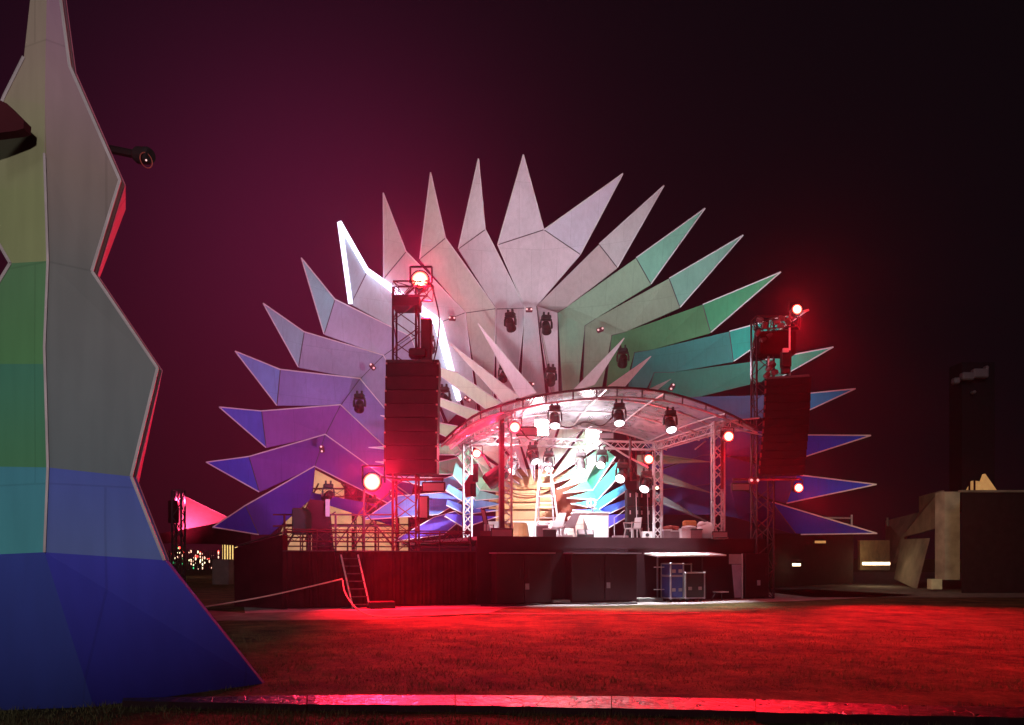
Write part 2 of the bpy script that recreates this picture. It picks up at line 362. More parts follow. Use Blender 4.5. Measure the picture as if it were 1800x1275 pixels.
def strip(name, pts, z, m):
    o = MB().add([(p[0], p[1], z) for p in pts], [tuple(range(len(pts)))]).build(name, m); return tag(o, kind='structure')
strip('stage_apron', [fac(430, 1.1), fac(700, 1.3), fac(860, 1.6), fac(1150, 2.2), fac(1340, 2.0), fac(1480, 1.2), fac(1600, .5), fac(1600, -6), fac(430, -6)], .004, 'apron')
strip('path', [G(330, 1092), G(700, 1089), G(860, 1078), fac(860, 1.65), fac(700, 1.35), fac(430, 1.15), G(330, 1070)], .004, 'path')
strip('service_yard', [(12, 29.5, 0), (60, 29, 0), (90, 80, 0), (8, 80, 0)], .004, 'path')

# foreground grass blades
import numpy as np
def grass():
    rng = np.random.default_rng(3); n = 75000
    Y = 6.6 + 9.5 * rng.random(n) ** 1.7; X = (rng.random(n) - .5) * 1.5 * Y
    clump = np.sin(X * 2.1 + 1.3 * np.sin(Y * 1.7)) * np.cos(Y * 2.6 + np.sin(X * 1.1)) + .6 * np.sin(X * 7.3 + Y * 5.1)
    keep = rng.random(n) < (.55 + .35 * clump); X = X[keep]; Y = Y[keep]; clump = clump[keep]; n = len(X)
    keep = ~((Y > 8.02) & (Y < 8.78) & (X > -4.4)); 
    X = X[keep]; Y = Y[keep]; clump = clump[keep]; n = len(X)
    h = (.018 + .03 * rng.random(n) + .03 * np.clip(clump, 0, 1.5) * rng.random(n)) * np.where(Y < 7.9, 1.15, 1); a = rng.random(n) * 6.283; w = .003 + .003 * rng.random(n)
    lean = rng.random(n) * .9 * h; la = rng.random(n) * 6.283
    v = np.zeros((n, 3, 3)); v[:, 0, 0] = X - np.cos(a) * w; v[:, 0, 1] = Y - np.sin(a) * w
    v[:, 1, 0] = X + np.cos(a) * w; v[:, 1, 1] = Y + np.sin(a) * w
    v[:, 2, 0] = X + np.cos(la) * lean; v[:, 2, 1] = Y + np.sin(la) * lean; v[:, 2, 2] = h
    me = bpy.data.meshes.new('grass'); me.vertices.add(3 * n); me.vertices.foreach_set('co', v.ravel())
    me.loops.add(3 * n); me.loops.foreach_set('vertex_index', np.arange(3 * n)); me.polygons.add(n)
    me.polygons.foreach_set('loop_start', np.arange(n) * 3); me.update(calc_edges=True)
    me.materials.append(mat('grass_blade', (.15, .13, .05), .7, var=.5, scale=1.5)); o = bpy.data.objects.new('grass', me); col.objects.link(o)
    tag(o, 'short tufted grass of the foreground lawn', 'grass', kind='stuff')
grass()
# ------------------------------------------------------------------ cable ramp plates across the foreground
def ramp_mat():
    m = bpy.data.materials.new('wet_cracked_board'); m.use_nodes = True; t = m.node_tree; b = t.nodes['Principled BSDF']
    b.inputs['Specular IOR Level'].default_value = .5
    tcn = N(t, 'ShaderNodeTexCoord'); vo = N(t, 'ShaderNodeTexVoronoi', feature='DISTANCE_TO_EDGE'); vo.inputs['Scale'].default_value = 7
    nz = N(t, 'ShaderNodeTexNoise'); nz.inputs['Scale'].default_value = 7; nz.inputs['Detail'].default_value = 6
    t.links.new(tcn.outputs['Object'], vo.inputs['Vector']); t.links.new(tcn.outputs['Object'], nz.inputs['Vector'])
    cr = N(t, 'ShaderNodeMapRange'); cr.inputs[1].default_value = 0; cr.inputs[2].default_value = .03; t.links.new(vo.outputs[0], cr.inputs[0])
    mx = N(t, 'ShaderNodeMixRGB'); mx.inputs[1].default_value = (.012, .01, .01, 1); mx.inputs[2].default_value = (.034, .028, .032, 1); t.links.new(cr.outputs[0], mx.inputs[0])
    t.links.new(mx.outputs[0], b.inputs['Base Color'])
    rr = N(t, 'ShaderNodeMapRange'); rr.inputs[3].default_value = .12; rr.inputs[4].default_value = .55; t.links.new(nz.outputs[0], rr.inputs[0]); t.links.new(rr.outputs[0], b.inputs['Roughness'])
    bp = N(t, 'ShaderNodeBump'); bp.inputs['Strength'].default_value = .8; bp.inputs['Distance'].default_value = .05
    ad = N(t, 'ShaderNodeMath', operation='ADD'); t.links.new(nz.outputs[0], ad.inputs[0]); t.links.new(cr.outputs[0], ad.inputs[1])
    t.links.new(ad.outputs[0], bp.inputs['Height']); t.links.new(bp.outputs[0], b.inputs['Normal']); return m
M['ramp'] = ramp_mat()
seg = [(215, 1227, 1232, 'cracked kerb board whose left end runs up to the blue panelled tower'),
       (540, 1222, 1238, 'cracked kerb board catching the bright red glint left of the picture middle'),
       (800, 1222, 1240, 'short glossy kerb board with the second, smaller glint on it'),
       (1075, 1224, 1245, 'red lit kerb board with a jagged joint at its left end'),
       (1328, 1229, 1252, 'smooth raised kerb board just right of the step in the row'),
       (1598, 1240, 1258, 'kerb board running out of the picture at the right'), (1830, 1243, 1262, '')]
for i in range(len(seg) - 1):
    x0, t0, b0, lb = seg[i]; x1, t1, b1, _ = seg[i + 1]
    zt = .07 + (.03 if i >= 4 else 0)
    def gp(px, py, z):
        Y = (EYE - z) * F / (py - HY); return Vector(((px - CX) / F * Y, Y, z))
    a, b_, c, d = gp(x0 + 1, b0, zt), gp(x1 - 1, b1 - (2 if i == 3 else 0), zt), gp(x1 - 1, t1, zt + .02), gp(x0 + 1, t0, zt + .02)
    n = 8; mb = MB()
    top = [a.lerp(b_, k / n) + Vector((0, random.uniform(-.02, .02), 0)) for k in range(n + 1)]; bk = [d.lerp(c, k / n) for k in range(n + 1)]
    vs = top + bk + [v - Vector((0, 0, v.z + .002)) for v in top] + [v - Vector((0, 0, v.z + .002)) for v in bk]; m_ = n + 1; fs = []
    for k in range(n):
        fs += [(k, k + 1, m_ + k + 1, m_ + k), (2 * m_ + k, 2 * m_ + k + 1, k + 1, k), (m_ + k, m_ + k + 1, 3 * m_ + k + 1, 3 * m_ + k)]
    fs += [(0, m_, 3 * m_, 2 * m_), (n, 2 * m_ + n, 3 * m_ + n, m_ + n)]
    o = mb.add(vs, fs).build('kerb_board', 'ramp'); o.data.materials.append(M['board'])
    for p_ in o.data.polygons: p_.material_index = 0 if p_.index % 3 == 0 and p_.index < 3 * n else 1
    tag(o, lb, 'board', 'boards laid end to end across the lawn')

# ------------------------------------------------------------------ big sunburst shell behind the stage
def lin(r, g, b_): return tuple((c / 255.) ** 2.2 for c in (r, g, b_))
YT, YA, YC, YE = 34.0, 36.0, 38.0, 40.5
shell = thing('sunburst_shell', (1.6, 39, 0), 'huge round shell of folded pointed panels fading white to green to blue behind the stage', 'stage backdrop')
def edge(name, pts, parent, m='trim', r=.032):
    pts = [Vector(p) - Vector((0, .05, 0)) for p in pts]
    return MB().path(pts, r, 5).build(name, m, parent)
Ls = [ # tip, upper joint A, lower joint B, fold C, inner end E, tip colour, body colour with the red light on it mixed in
 ((375,927),(432,889),(455,940),(553,820),(722,905),(62,58,190),(84,60,170)),
 ((363,813),(438,803),(456,865),(572,764),(722,872),(80,84,205),(124,76,168)),
 ((386,716),(460,723),(468,787),(599,712),(732,838),(98,108,220),(146,96,180)),
 ((414,618),(493,650),(487,713),(633,666),(748,805),(128,160,225),(142,138,200)),
 ((463,534),(535,584),(525,646),(674,625),(756,768),(150,190,205),(158,162,192)),
 ((530,454),(589,527),(570,588),(722,592),(780,742),(150,205,210),(176,180,205)),
 ((598,393),(646,477),(617,535),(770,568),(812,722),(170,200,205),(186,210,212)),
 ((674,340),(714,443),(675,490),(818,550),(838,722),(205,214,205),(208,204,205)),
 ((757,304),(783,419),(738,456),(872,543),(866,722),(208,216,208),(206,208,200)),
 ((841,280),(853,404),(806,438),(923,542),(903,722),(218,216,222),(212,206,214))]
Rs = [ # tip, A, B, G (gap end), fold C, inner end E, tip colour, body colour (maroon light mixed into the lower ones), tower side cut
 ((1167,327),(1053,430),(1085,471),(997,539),(980,550),(985,722),(205,208,212),(196,186,188)),
 ((1239,367),(1118,454),(1144,500),(1047,560),(1028,573),(1018,722),(130,200,176),(146,184,158)),
 ((1306,414),(1176,490),(1195,541),(1100,583),(1075,590),(1056,722),(130,188,170),(144,168,146)),
 ((1372,479),(1235,536),(1249,585),(1149,614),(1115,620),(1090,732),(72,156,116),(84,138,100)),
 ((1421,545),(1282,583),(1289,636),(1186,654),(1150,655),(1112,750),(44,160,146),(60,132,128)),
 ((1464,611),(1345,633),(1375,662),(1232,697),(1190,700),(1130,772),(55,162,138),(56,128,114)),
 ((1503,684),(1400,694),(1410,727),(1250,745),(1215,745),(1140,800),(36,150,210),(70,84,122)),
 ((1530,766),(1385,765),(1400,808),(1268,800),(1236,800),(1146,830),(30,80,230),(66,56,112)),
 ((1540,852),(1400,835),(1382,885),(1284,853),(1255,850),(1150,862),(30,72,220),(60,50,112)),
 ((1541,938),(1357,883),(1400,940),(1297,911),(1262,905),(1150,905),(28,60,190),(52,42,96))]
def grad(c, k=.10):
    base = lin(*c)
    def f(v): return tuple(max(0, b * (1 + k * math.sin(v.z * 1.9 + v.x * .4))) for b in base)
    return f
def spike(T, A, B, quads, ctip, cbody, edges, lit=False, lab=None):
    body = MB().color(grad(cbody))
    for q in quads: body.slab(q, .14)
    bo = body.build('spike', 'paint_light', shell)
    if lab: bo['label'] = lab
    MB().color(grad(ctip, .06)).slab([T, A, B], .12).build('tip', 'paint_light', bo)
    edge('led_profile', edges, bo, 'trim')
    sh = Vector((0, .035, 0)); edge('seam', [A + sh, B + sh], bo, 'seam', .022)
    for q in quads[1:]: edge('seam', [q[0] + sh, q[-1] + sh], bo, 'seam', .018)
    return bo
prevC, prevE = P(548, 866, YC), P(690, 925, YE)
for i, (T, A, B, C, E, ct, cb) in enumerate(Ls):
    yo = .02 * i
    T3, A3, B3, C3, E3 = P(*T, YT + yo), P(*A, YA + yo), P(*B, YA + .25 + yo), P(*C, YC + yo), P(*E, YE + yo)
    lowC = prevC + Vector((0, .06, 0))
    g_ = .22
    if i == 0: quads = [[A3, C3, lowC, P(545, 878, YC)], [A3, P(545, 878, YC), P(474, 940, YA + .6), B3]]
    else: quads = [[A3, C3, lowC, B3], [C3, E3 + Vector((-g_ * .3, 0, g_ * .2)), prevE + Vector((g_ if i > 4 else 0, .05, 0)), lowC]]
    if i == 0: quads.append([lowC, P(692, 893, YE), P(690, 925, YE), P(545, 878, YC)])
    lab = 'spike outlined by a glaring white light tube' if i == 6 else None
    s_ = spike(T3, A3, B3, quads, ct, cb, [B3, T3, A3, C3, E3], lab=lab)
    if i == 6:
        off = Vector((0, -.12, 0))
        MB().path([B3 + off, T3 + off, A3 + off], .11, 8).tube(A3 + off, C3 + off, .13, 8, .24).tube(C3 + off, E3.lerp(C3, .12) + off, .24, 8, .14).build('light_tube', 'led_on', s_)
        for q_, pw in ((T3, 4), (A3.lerp(C3, .3), 5), (A3.lerp(C3, .8), 8), (C3.lerp(E3, .5), 12), (B3, 4)):
            point('light_tube_glow', q_ + Vector((0, -.7, 0)), pw, (.72, .70, 1), .3)
    prevC, prevE = C3, E3
# top double spike either side of the notch
T1, B1, V = P(920, 273, YT), P(875, 431, YA + .25), P(956, 405, YA + .1)
T2, B2 = P(1095, 306, YT), P(1020, 448, YA + .3)
Cc, Cd = P(923, 542, YC), P(943, 538, YC)
body = MB().color(grad((220, 210, 220))); body.slab([B1, V, Cd, Cc], .14).slab([V, B2, Cd], .14)
body.slab([P(923, 542, YC), P(943, 538, YC), P(962, 722, YE), P(915, 722, YE)], .14)
body.slab([P(943, 538, YC), P(980, 550, YC), P(982, 722, YE), P(970, 722, YE)], .14)
bo = body.build('spike', 'paint_light', shell); bo['label'] = 'topmost panel that carries two tips with a notch between them'
MB().color(grad((222, 216, 228), .05)).slab([T1, V, B1], .12).build('tip', 'paint_light', bo)
MB().color(grad((214, 214, 232), .05)).slab([T2, B2, V], .12).build('tip', 'paint_light', bo)
MB().slab([T1, V, V + Vector((.12, .5, .12)), T1 + Vector((.05, .5, -.1))], .05).slab([V, T2, T2 + Vector((0, .6, .02)), V + Vector((0, .6, .25))], .05).build('side_rim', 'black', bo)
edge('led_profile', [B1, T1, V, T2, B2], bo); edge('seam', [B1 + Vector((0, .03, 0)), V, B2 + Vector((0, .03, 0))], bo, 'seam', .02)
edge('led_profile', [B1, Cc, P(915, 722, YE)], bo)
pG, pC, pE = Cd, P(943, 540, YC), P(970, 722, YE)
for i, (T, A, B, Gp, C, E, ct, cb) in enumerate(Rs):
    yo = .02 * i
    T3, A3, B3, G3, C3, E3 = P(*T, YT + yo), P(*A, YA + yo), P(*B, YA + .2 + yo), P(*Gp, YC + yo), P(*C, YC + .5 + yo), P(*E, YE + yo)
    gx = Vector((.16, .04, 0))
    quads = [[A3, B3, G3, pG + Vector((0, .05, 0))], [pG + Vector((0, .05, 0)), G3, C3, pC], [pC, C3, E3 - gx, pE + gx]]
    s_ = spike(T3, A3, B3, quads, ct, cb, [A3, T3, B3], None)
    pG, pC, pE = G3, C3, E3
# scaffold frame carrying the shell, seen through its gaps
fr = MB()
for x in (-11.5, -8.5, -5.5): fr.truss((x, 41.2, 0), (x, 41.2, 7.2), .45, .7, .035)
for z in (1.2, 3.2, 5.2): fr.truss((-13, 41.2, z), (-3, 41.2, z), .45, .7, .03)
for x in range(-5, 12, 3): fr.truss((x, 42.2, 6), (x * .8 + .5, 42.2, 17), .4, 1.0, .03)
fr.build('frame', 'red_steel', shell)
for (a, b_) in (((520, 885), (590, 970)), ((600, 850), (690, 960)), ((560, 850), (500, 970)), ((700, 850), (620, 965))):
    MB().tube(P(*a, 40.8), P(*b_, 40.9), .05).build('brace', 'red_steel', shell)

# ------------------------------------------------------------------ inner flower of blades round the stage mouth
mouth = thing('blade_flower', (1.3, 35, 0), 'ring of narrow white, green and blue blades flaring round the lit stage back', 'stage backdrop')
def blade(pix, c, name='blade', th=.10, rim=True, parent=None, Ys=None, k=.05):
    pts = [P(x, y, Y) for x, y, Y in pix]
    o = MB().color(grad(c, k)).slab(pts, th).build(name, 'paint_light', mouth)
    if rim: edge('rim', pts + [pts[0]], o, 'trim', .022)
    return o
YB, YP = 35.2, 34.2
for pix, c in [
 ([(840,569,YP),(943,691,YB),(912,700,YB)], (235,225,238)), ([(786,600,YP),(913,698,YB),(884,708,YB)], (228,226,222)),
 ([(745,640,YP),(803,655,YP+.3),(880,708,YB),(857,722,YB)], (212,232,210)), ([(725,690,YP),(773,700,YP+.3),(858,729,YB),(830,741,YB),(773,714,YP+.3)], (208,232,205)),
 ([(669,731,YP),(773,744,YB),(806,750,YB),(789,771,YB),(773,763,YB)], (180,222,180)), ([(648,787,YP),(771,782,YB),(801,778,YB),(814,800,YB),(770,800,YB)], (160,212,175)),
 ([(660,812,YP),(768,813,YB),(814,803,YB),(814,834,YB),(767,834,YB)], (130,205,165)), ([(669,838,YP),(783,841,YB),(804,834,YB),(815,848,YB),(814,858,YB),(787,864,YB)], (110,180,215)),
 ([(639,914,YP),(700,872,YP+.4),(797,865,YB),(814,879,YB),(770,905,YB)], (105,140,225)), ([(690,952,YP),(762,910,YP+.4),(800,899,YB),(814,911,YB),(780,940,YB)], (105,85,205)),
 ([(1097,595,YP),(1045,676,YB),(1004,690,YB)], (238,236,240)), ([(1144,627,YP),(1098,680,YB),(1060,686,YB)], (232,232,226)), ([(1180,666,YP),(1150,690,YB),(1118,694,YB)], (200,205,200)),
 ([(1228,722,YP),(1180,760,YB),(1150,742,YB)], (170,180,170)),
 ([(1250,812,YP),(1163,816,YB),(1120,812,YB),(1120,800,YB),(1163,799,YB)], (118,140,116)), ([(1252,867,YP),(1169,850,YB),(1120,835,YB),(1120,815,YB),(1165,832,YB)], (112,120,112)),
 ([(1249,920,YP),(1164,886,YB),(1120,860,YB),(1120,845,YB),(1164,871,YB)], (104,110,112))]:
    blade(pix, c, rim=pix[0][0] < 1160)
# inner leaves: inner tip, fold, outer end pair; mirrored about x = 943
Yi, Yf, Yo = 34.2, 35.4, 33.6
leaves = [
 ([(979,860),(1031,845)], (1031,845), (1046,815),(1075,790), (1012,838), (140,212,172)),
 ([(990,867),(1042,862)], (1042,862), (1082,803),(1060,788), (1031,845), (88,200,165)),
 ([(996,876),(1050,880)], (1050,880), (1090,836),(1085,812), (1042,862), (75,198,170)),
 ([(1003,886),(1053,896)], (1053,896), (1102,862),(1098,851), (1050,878), (70,175,215)),
 ([(1006,897),(1068,905)], (1068,905), (1101,889),(1100,878), (1055,894), (75,115,215)),
 ([(1010,908),(1070,928)], (1070,928), (1104,908),(1102,903), (1068,906), (75,70,190))]
cols_left = [(190,225,200), (150,215,180), (120,195,190), (105,160,215), (90,120,215), (90,80,205)]
for side in (1, -1):
    for i, (tf, fo, o1, o2, fu, c) in enumerate(leaves):
        mx = lambda p: p if side > 0 else (1886 - p[0], p[1])
        t = mx(tf[0]); yo = -.05 * i
        cc_ = c if side > 0 else cols_left[i]
        o = MB().color(grad(cc_, .05)).slab([P(*t, Yi + yo), P(*mx(fo), Yf + yo), P(*mx(fu), Yf + yo + .02)], .08).slab([P(*mx(fo), Yf + yo), P(*mx(o1), Yo + yo), P(*mx(o2), Yo + yo + .05), P(*mx(fu), Yf + yo + .02)], .08).build('leaf', 'paint_light', mouth)
        edge('rim', [P(*t, Yi + yo), P(*mx(fo), Yf + yo), P(*mx(o1), Yo + yo)], o, 'trim', .028)
# upper fan of pale blades between the two sides
fan = [(-62, (215,225,208)), (-44, (225,222,214)), (-26, (235,222,232)), (-9, (238,226,238)), (9, (228,232,228)), (26, (210,232,215)), (43, (190,228,198)), (60, (150,215,180))]
for a, c in fan:
    for_ = lambda r, da: (943 + r * math.sin(R(a + da)), 866 - r * math.cos(R(a + da)) * .92)
    pt = [for_(22 if abs(a) < 20 else 34, 0), for_(88, 7), for_(150, 7.5), for_(150, -7.5), for_(88, -7)]
    ds = [36.0, 35.6, 34.2, 34.25, 35.65]
    o = MB().color(grad(c, .04)).slab([P(*p, d) for p, d in zip(pt, ds)], .08).build('leaf', 'paint_light', mouth)
    edge('rim', [P(*pt[0], ds[0]), P(*pt[1], ds[1]), P(*pt[2], ds[2])], o, 'trim', .025)

# wooden back room of the stage, seen through the flower
booth = thing('wooden_back_wall', P(950, 950, 37) * Vector((1, 1, 0)) if False else (1.4, 37, 0), 'orange planked wooden wall glowing in the middle of the blade flower', 'wall')
w = MB(); w.box(((P(950, 0, 37).x), 37.1, 3.4), (P(1000, 0, 37).x - P(885, 0, 37).x + 1.2, .2, 5.2)); w.build('wall', 'planks', booth)
for k, py in enumerate((858, 880, 893)):
    MB().box((P(935, 0, 36.85).x, 36.9, P(0, py, 36.9).z), (4.3, .08, .12)).build('rail', 'ply', booth)
MB().path([P(885 + 8 * i, 860 + 12 * math.sin(math.pi * i / 11), 36.8) for i in range(12)], .03).build('sagging_cable', 'brown', booth)
MB().slab([P(975, 845, 36.7), P(1030, 845, 36.2), P(1035, 960, 36.2), P(975, 950, 36.7)], .1).build('side_wall', 'rust', booth)
o = MB().box((P(925, 0, 35.5).x, 35.6, P(0, 937, 35.6).z), (4.0, .25, 1.1)).build('low_wall', 'white'); tag(o, 'low white wall glaring in the light under the wooden planking', 'wall')
o = MB().lathe([(0, .62), (.1, .66), (1.3, .68), (1.9, .6), (2.0, .55)], (P(905, 0, 34.3).x, 34.3, DECK - .2 - .9), n=18).build('brown_drum', 'brown'); tag(o, 'brown round drum standing behind the front left roof column', 'drum')
# ------------------------------------------------------------------ stage platform
base = thing('stage_platform', (0, 28, 0), 'black boarded stage platform with bright deck edge', 'stage')
a0, a1 = fac(838, 0), fac(1345, 0)
MB().slab([a0 + Vector((0, 0, DECK)), a1 + Vector((0, 0, DECK)), a1 - NV * 12 + Vector((0, 0, DECK)), a0 - NV * 12 + Vector((0, 0, DECK))], d=(0, 0, -.12)).build('deck', mat('stage_floor', (.55, .54, .56), .6, var=.15, scale=2), base)
MB().slab([a0 + Vector((0, 0, DECK - .125)), a1 + Vector((0, 0, DECK - .125)), a1, a0], d=-NV * .15).build('front_board', 'board', base)
MB().slab([a0 + NV * .03 + Vector((0, 0, DECK + .02)), a1 + NV * .03 + Vector((0, 0, DECK + .02)), a1 + NV * .03 + Vector((0, 0, DECK - .38)), a0 + NV * .03 + Vector((0, 0, DECK - .38))], d=-NV * .025).build('fascia', 'board', base)
# boarded bays with a ledge on top
def bay(px0, px1, z0, z1, depth, label, ledge=True, split=None):
    p0, p1 = fac(px0), fac(px1); c = (p0 + p1) / 2; L = (p1 - p0).length
    t = thing('boarded_bay', (c.x, c.y, 0), label, 'cupboard', 'boarded bays under the stage front')
    n = split or 2
    for k in range(n):
        cc = p0.lerp(p1, (k + .5) / n) + NV * (depth / 2 + .03)
        MB().cham((cc.x, cc.y, (z0 + z1) / 2), (L / n - .02, depth, z1 - z0), .02, FR).build('door', 'board', t)
        h = p0.lerp(p1, (k + (.85 if k % 2 == 0 else .15)) / n) + NV * (depth + .05)
        MB().box((h.x, h.y, 1.05), (.03, .03, .32), FR).build('handle', 'dark_steel', t)
    if ledge:
        cc = c + NV * (depth / 2 + .12); MB().box((cc.x, cc.y, z1 + .025), (L + .1, depth + .26, .04), FR).build('ledge', 'pale_metal', t)
    cc = p0.lerp(p1, .55) + NV * (depth + .05); MB().box((cc.x, cc.y, .62), (.14, .02, .2), FR).build('notice', 'pale_metal', t)
    return t
bay(862, 958, .06, 1.72, .55, 'boarded bay left of the two with a long thin shelf ending at a dark recess')
bay(992, 1106, .06, 1.72, .55, 'boarded bay with a blue grey notice in the middle of the stage front')
bay(1300, 1342, .06, 1.75, .3, 'narrow boarded bay at the right end of the stage front', ledge=False, split=1)
def ledge_step(px0, px1, label):
    p0, p1 = fac(px0), fac(px1); c = (p0 + p1) / 2 + NV * .35
    o = MB().cham((c.x, c.y, .075), ((p1 - p0).length, .5, .13), .015, FR).build('low_step', 'apron'); tag(o, label, 'step', 'low steps along the stage front')
ledge_step(960, 990, 'small bright step in the recess between two boarded bays')
ledge_step(1108, 1150, 'small bright step beside the grey metal upright')
# open bay with flight cases
ob = thing('open_bay', tuple(fac(1210)), 'open storage bay with white shelf and grey metal uprights housing the cases', 'shelter')
p0, p1 = fac(1132), fac(1251); c = (p0 + p1) / 2 + NV * .45
MB().slab([p0 + NV * 1.0 + Vector((0, 0, 1.66)), p1 + NV * .9 + Vector((0, 0, 1.70)), p1 + Vector((0, 0, 1.80)), p0 + Vector((0, 0, 1.76))], d=(0, 0, -.05)).build('shelf', 'white', ob)
p = [fac(1131, .9), fac(1148, .3)]
MB().slab([p[0] + Vector((0, 0, 1.64)), p[1] + Vector((0, 0, 1.7)), p[1] + Vector((0, 0, .05)), p[0] + NV * -.35 + TV * .22 + Vector((0, 0, .05))], d=(.04, .04, 0)).build('upright', 'pale_metal', ob)
for z in (1.25, .45):
    MB().box(fac(1140, .72, z), (.42, .03, .03), FR).build('rail', 'white', ob)
q = [fac(1267, .5), fac(1290, .5)]
MB().slab([q[0] + Vector((0, 0, 1.72)), q[1] + Vector((0, 0, 1.72)), q[1] + Vector((0, 0, 1.35)), q[0] + Vector((0, 0, 1.35))], d=(.03, .06, 0)).build('head_panel', 'pale_metal', ob)
MB().slab([q[0] + TV * .12 + Vector((0, 0, 1.33)), q[1] - TV * .06 + Vector((0, 0, 1.33)), q[1] - TV * .06 + Vector((0, 0, .08)), q[0] + TV * .25 + Vector((0, 0, .08))], d=(.03, .06, 0)).build('upright', mat('mauve_panel', (.35, .28, .40), .5, var=.2), ob)
MB().tube(q[1] + Vector((0, 0, .02)), q[1] + Vector((0, 0, 1.74)), .03).build('post', 'alu', ob)
MB().tube(fac(1215, .7, .05), fac(1215, .7, 1.66), .025).build('post', 'dark_steel', ob)
# flight cases
def case(c, d, label, m, grp='flight cases in the open bay', wheels=True, name='flight_case'):
    t = thing(name, (c[0], c[1], c[2]), label, 'flight case', grp); c = Vector(c); x, y, z = d; zb = .14 if wheels else 0
    ctr = c + Vector((0, 0, zb + z / 2)); MB().cham(ctr, d, .015, FR).build('case_body', m, t)
    e = MB()
    for sx in (-1, 1):
        for sy in (-1, 1): e.box(ctr + FR @ Vector((sx * x / 2, sy * y / 2, 0)), (.045, .045, z + .02), FR)
        for sz in (-1, 1): e.box(ctr + FR @ Vector((sx * x / 2, 0, sz * z / 2)), (.045, y, .045), FR)
    for sy in (-1, 1):
        for sz in (-1, 1): e.box(ctr + FR @ Vector((0, sy * y / 2, sz * z / 2)), (x, .045, .045), FR)
    e.build('edging', 'alu', t)
    for sx in (-1, 1):
        for sz in (-1, 1):
            MB().ball(ctr + FR @ Vector((sx * x / 2, -y / 2, sz * z / 2)), .045, 8).build('corner', 'alu', t)
        MB().cham(ctr + FR @ Vector((sx * x * .26, -y / 2 - .01, -z * .12)), (.15, .025, .12), .01, FR).build('latch', 'alu', t)
        if wheels:
            for sy in (-1, 1):
                w_ = c + FR @ Vector((sx * x * .36, sy * y * .36, .055)); MB().lathe([(-.02, .05), (-.02, .055), (.02, .055), (.02, .05)], w_, FR @ Vector((0, 1, 0)), 12).build('castor', 'black', t)
    return t
cz = fac(1162, .75); case((cz.x, cz.y, .004), (.52, .6, .78), 'tall blue flight case with pale corner latches at the left of the stack', 'blue_case')
case((cz.x, cz.y, .95), (.52, .6, .42), 'small blue flight case on top of the tall blue one', 'blue_case', wheels=False)
cz = fac(1190, .85); case((cz.x, cz.y, .004), (.80, .6, .90), 'wide black flight case with silver edging beside the blue ones', 'black')
cz = fac(1196, .1); case((cz.x, cz.y, .004), (.6, .3, 1.2), 'dark case behind the wide black one, its top edge just showing', 'black')
sb = thing('low_table', tuple(fac(1240, .7)), 'low stool like stand with a white top right of the flight cases', 'stand')
c = fac(1247, .7); MB().box((c.x, c.y, .32), (.45, .35, .04), FR).build('top', 'white', sb)
for sx in (-1, 1): MB().tube(fac(1240 + sx * 9, .7, 0), fac(1243 + sx * 5, .7, .3), .02).build('leg', 'dark_steel', sb)

# left wing: drape wall, railings, scaffold
dw = thing('black_drape_wall', tuple(fac(680)), 'long black draped wall left of the stage with a level top', 'wall')
n = 40; p0, p1 = fac(497, 0), fac(836, 0); vs = []; fs = []
for i in range(n * 3 + 1):
    q = p0.lerp(p1, i / (n * 3)) + NV * (.014 * math.sin(i * 1.9 + math.sin(i * .37) * 2) + .03 * math.sin(i * .23))
    vs += [(q.x, q.y, .03), (q.x, q.y, 1.78)]
for i in range(n * 3): fs.append((2 * i, 2 * i + 2, 2 * i + 3, 2 * i + 1))
MB().add(vs, fs).build('drape', 'drape', dw)
MB().tube(p0 - NV * .1 + Vector((0, 0, 1.79)), p1 - NV * .1 + Vector((0, 0, 1.79)), .03).build('top_rail', 'dark_steel', dw)
MB().slab([p0 - NV * .2 + Vector((0, 0, 1.74)), p1 - NV * .2 + Vector((0, 0, 1.74)), p1 - NV * 4 + Vector((0, 0, 1.74)), p0 - NV * 4 + Vector((0, 0, 1.74))], d=(0, 0, -.1)).build('platform', 'board', dw)
o = thing('black_side_wall', tuple(fac(460, -1)), 'black side wall between the drape wall and the tower base', 'wall')
MB().slab([fac(412, -2, 1.9), fac(497, -.1, 2.3), fac(497, -.1, .0), fac(412, -2, .0)], d=(.1, .2, 0)).build('panel', 'drape', o)
MB().tube(fac(412, -1.95, 1.95), fac(497, -.05, 2.35), .03).build('rail', 'dark_steel', o)
rl = thing('stage_railing', tuple(fac(700, -.5)), 'dark lattice railing running above the drape wall to the stage', 'railing')
r_ = MB().truss(fac(500, -.6, 2.26), fac(835, -.6, 2.26), .3, .32, .022, up=(0, 0, 1)); r_.build('lattice', 'red_steel', rl)
for px in range(505, 836, 55): MB().tube(fac(px, -.5, 1.7), fac(px, -.5, 2.5), .03).build('post', 'red_steel', rl)
for z in (1.95, 2.48): MB().tube(fac(500, -.5, z), fac(835, -.5, z), .022).build('rail', 'red_steel', rl)
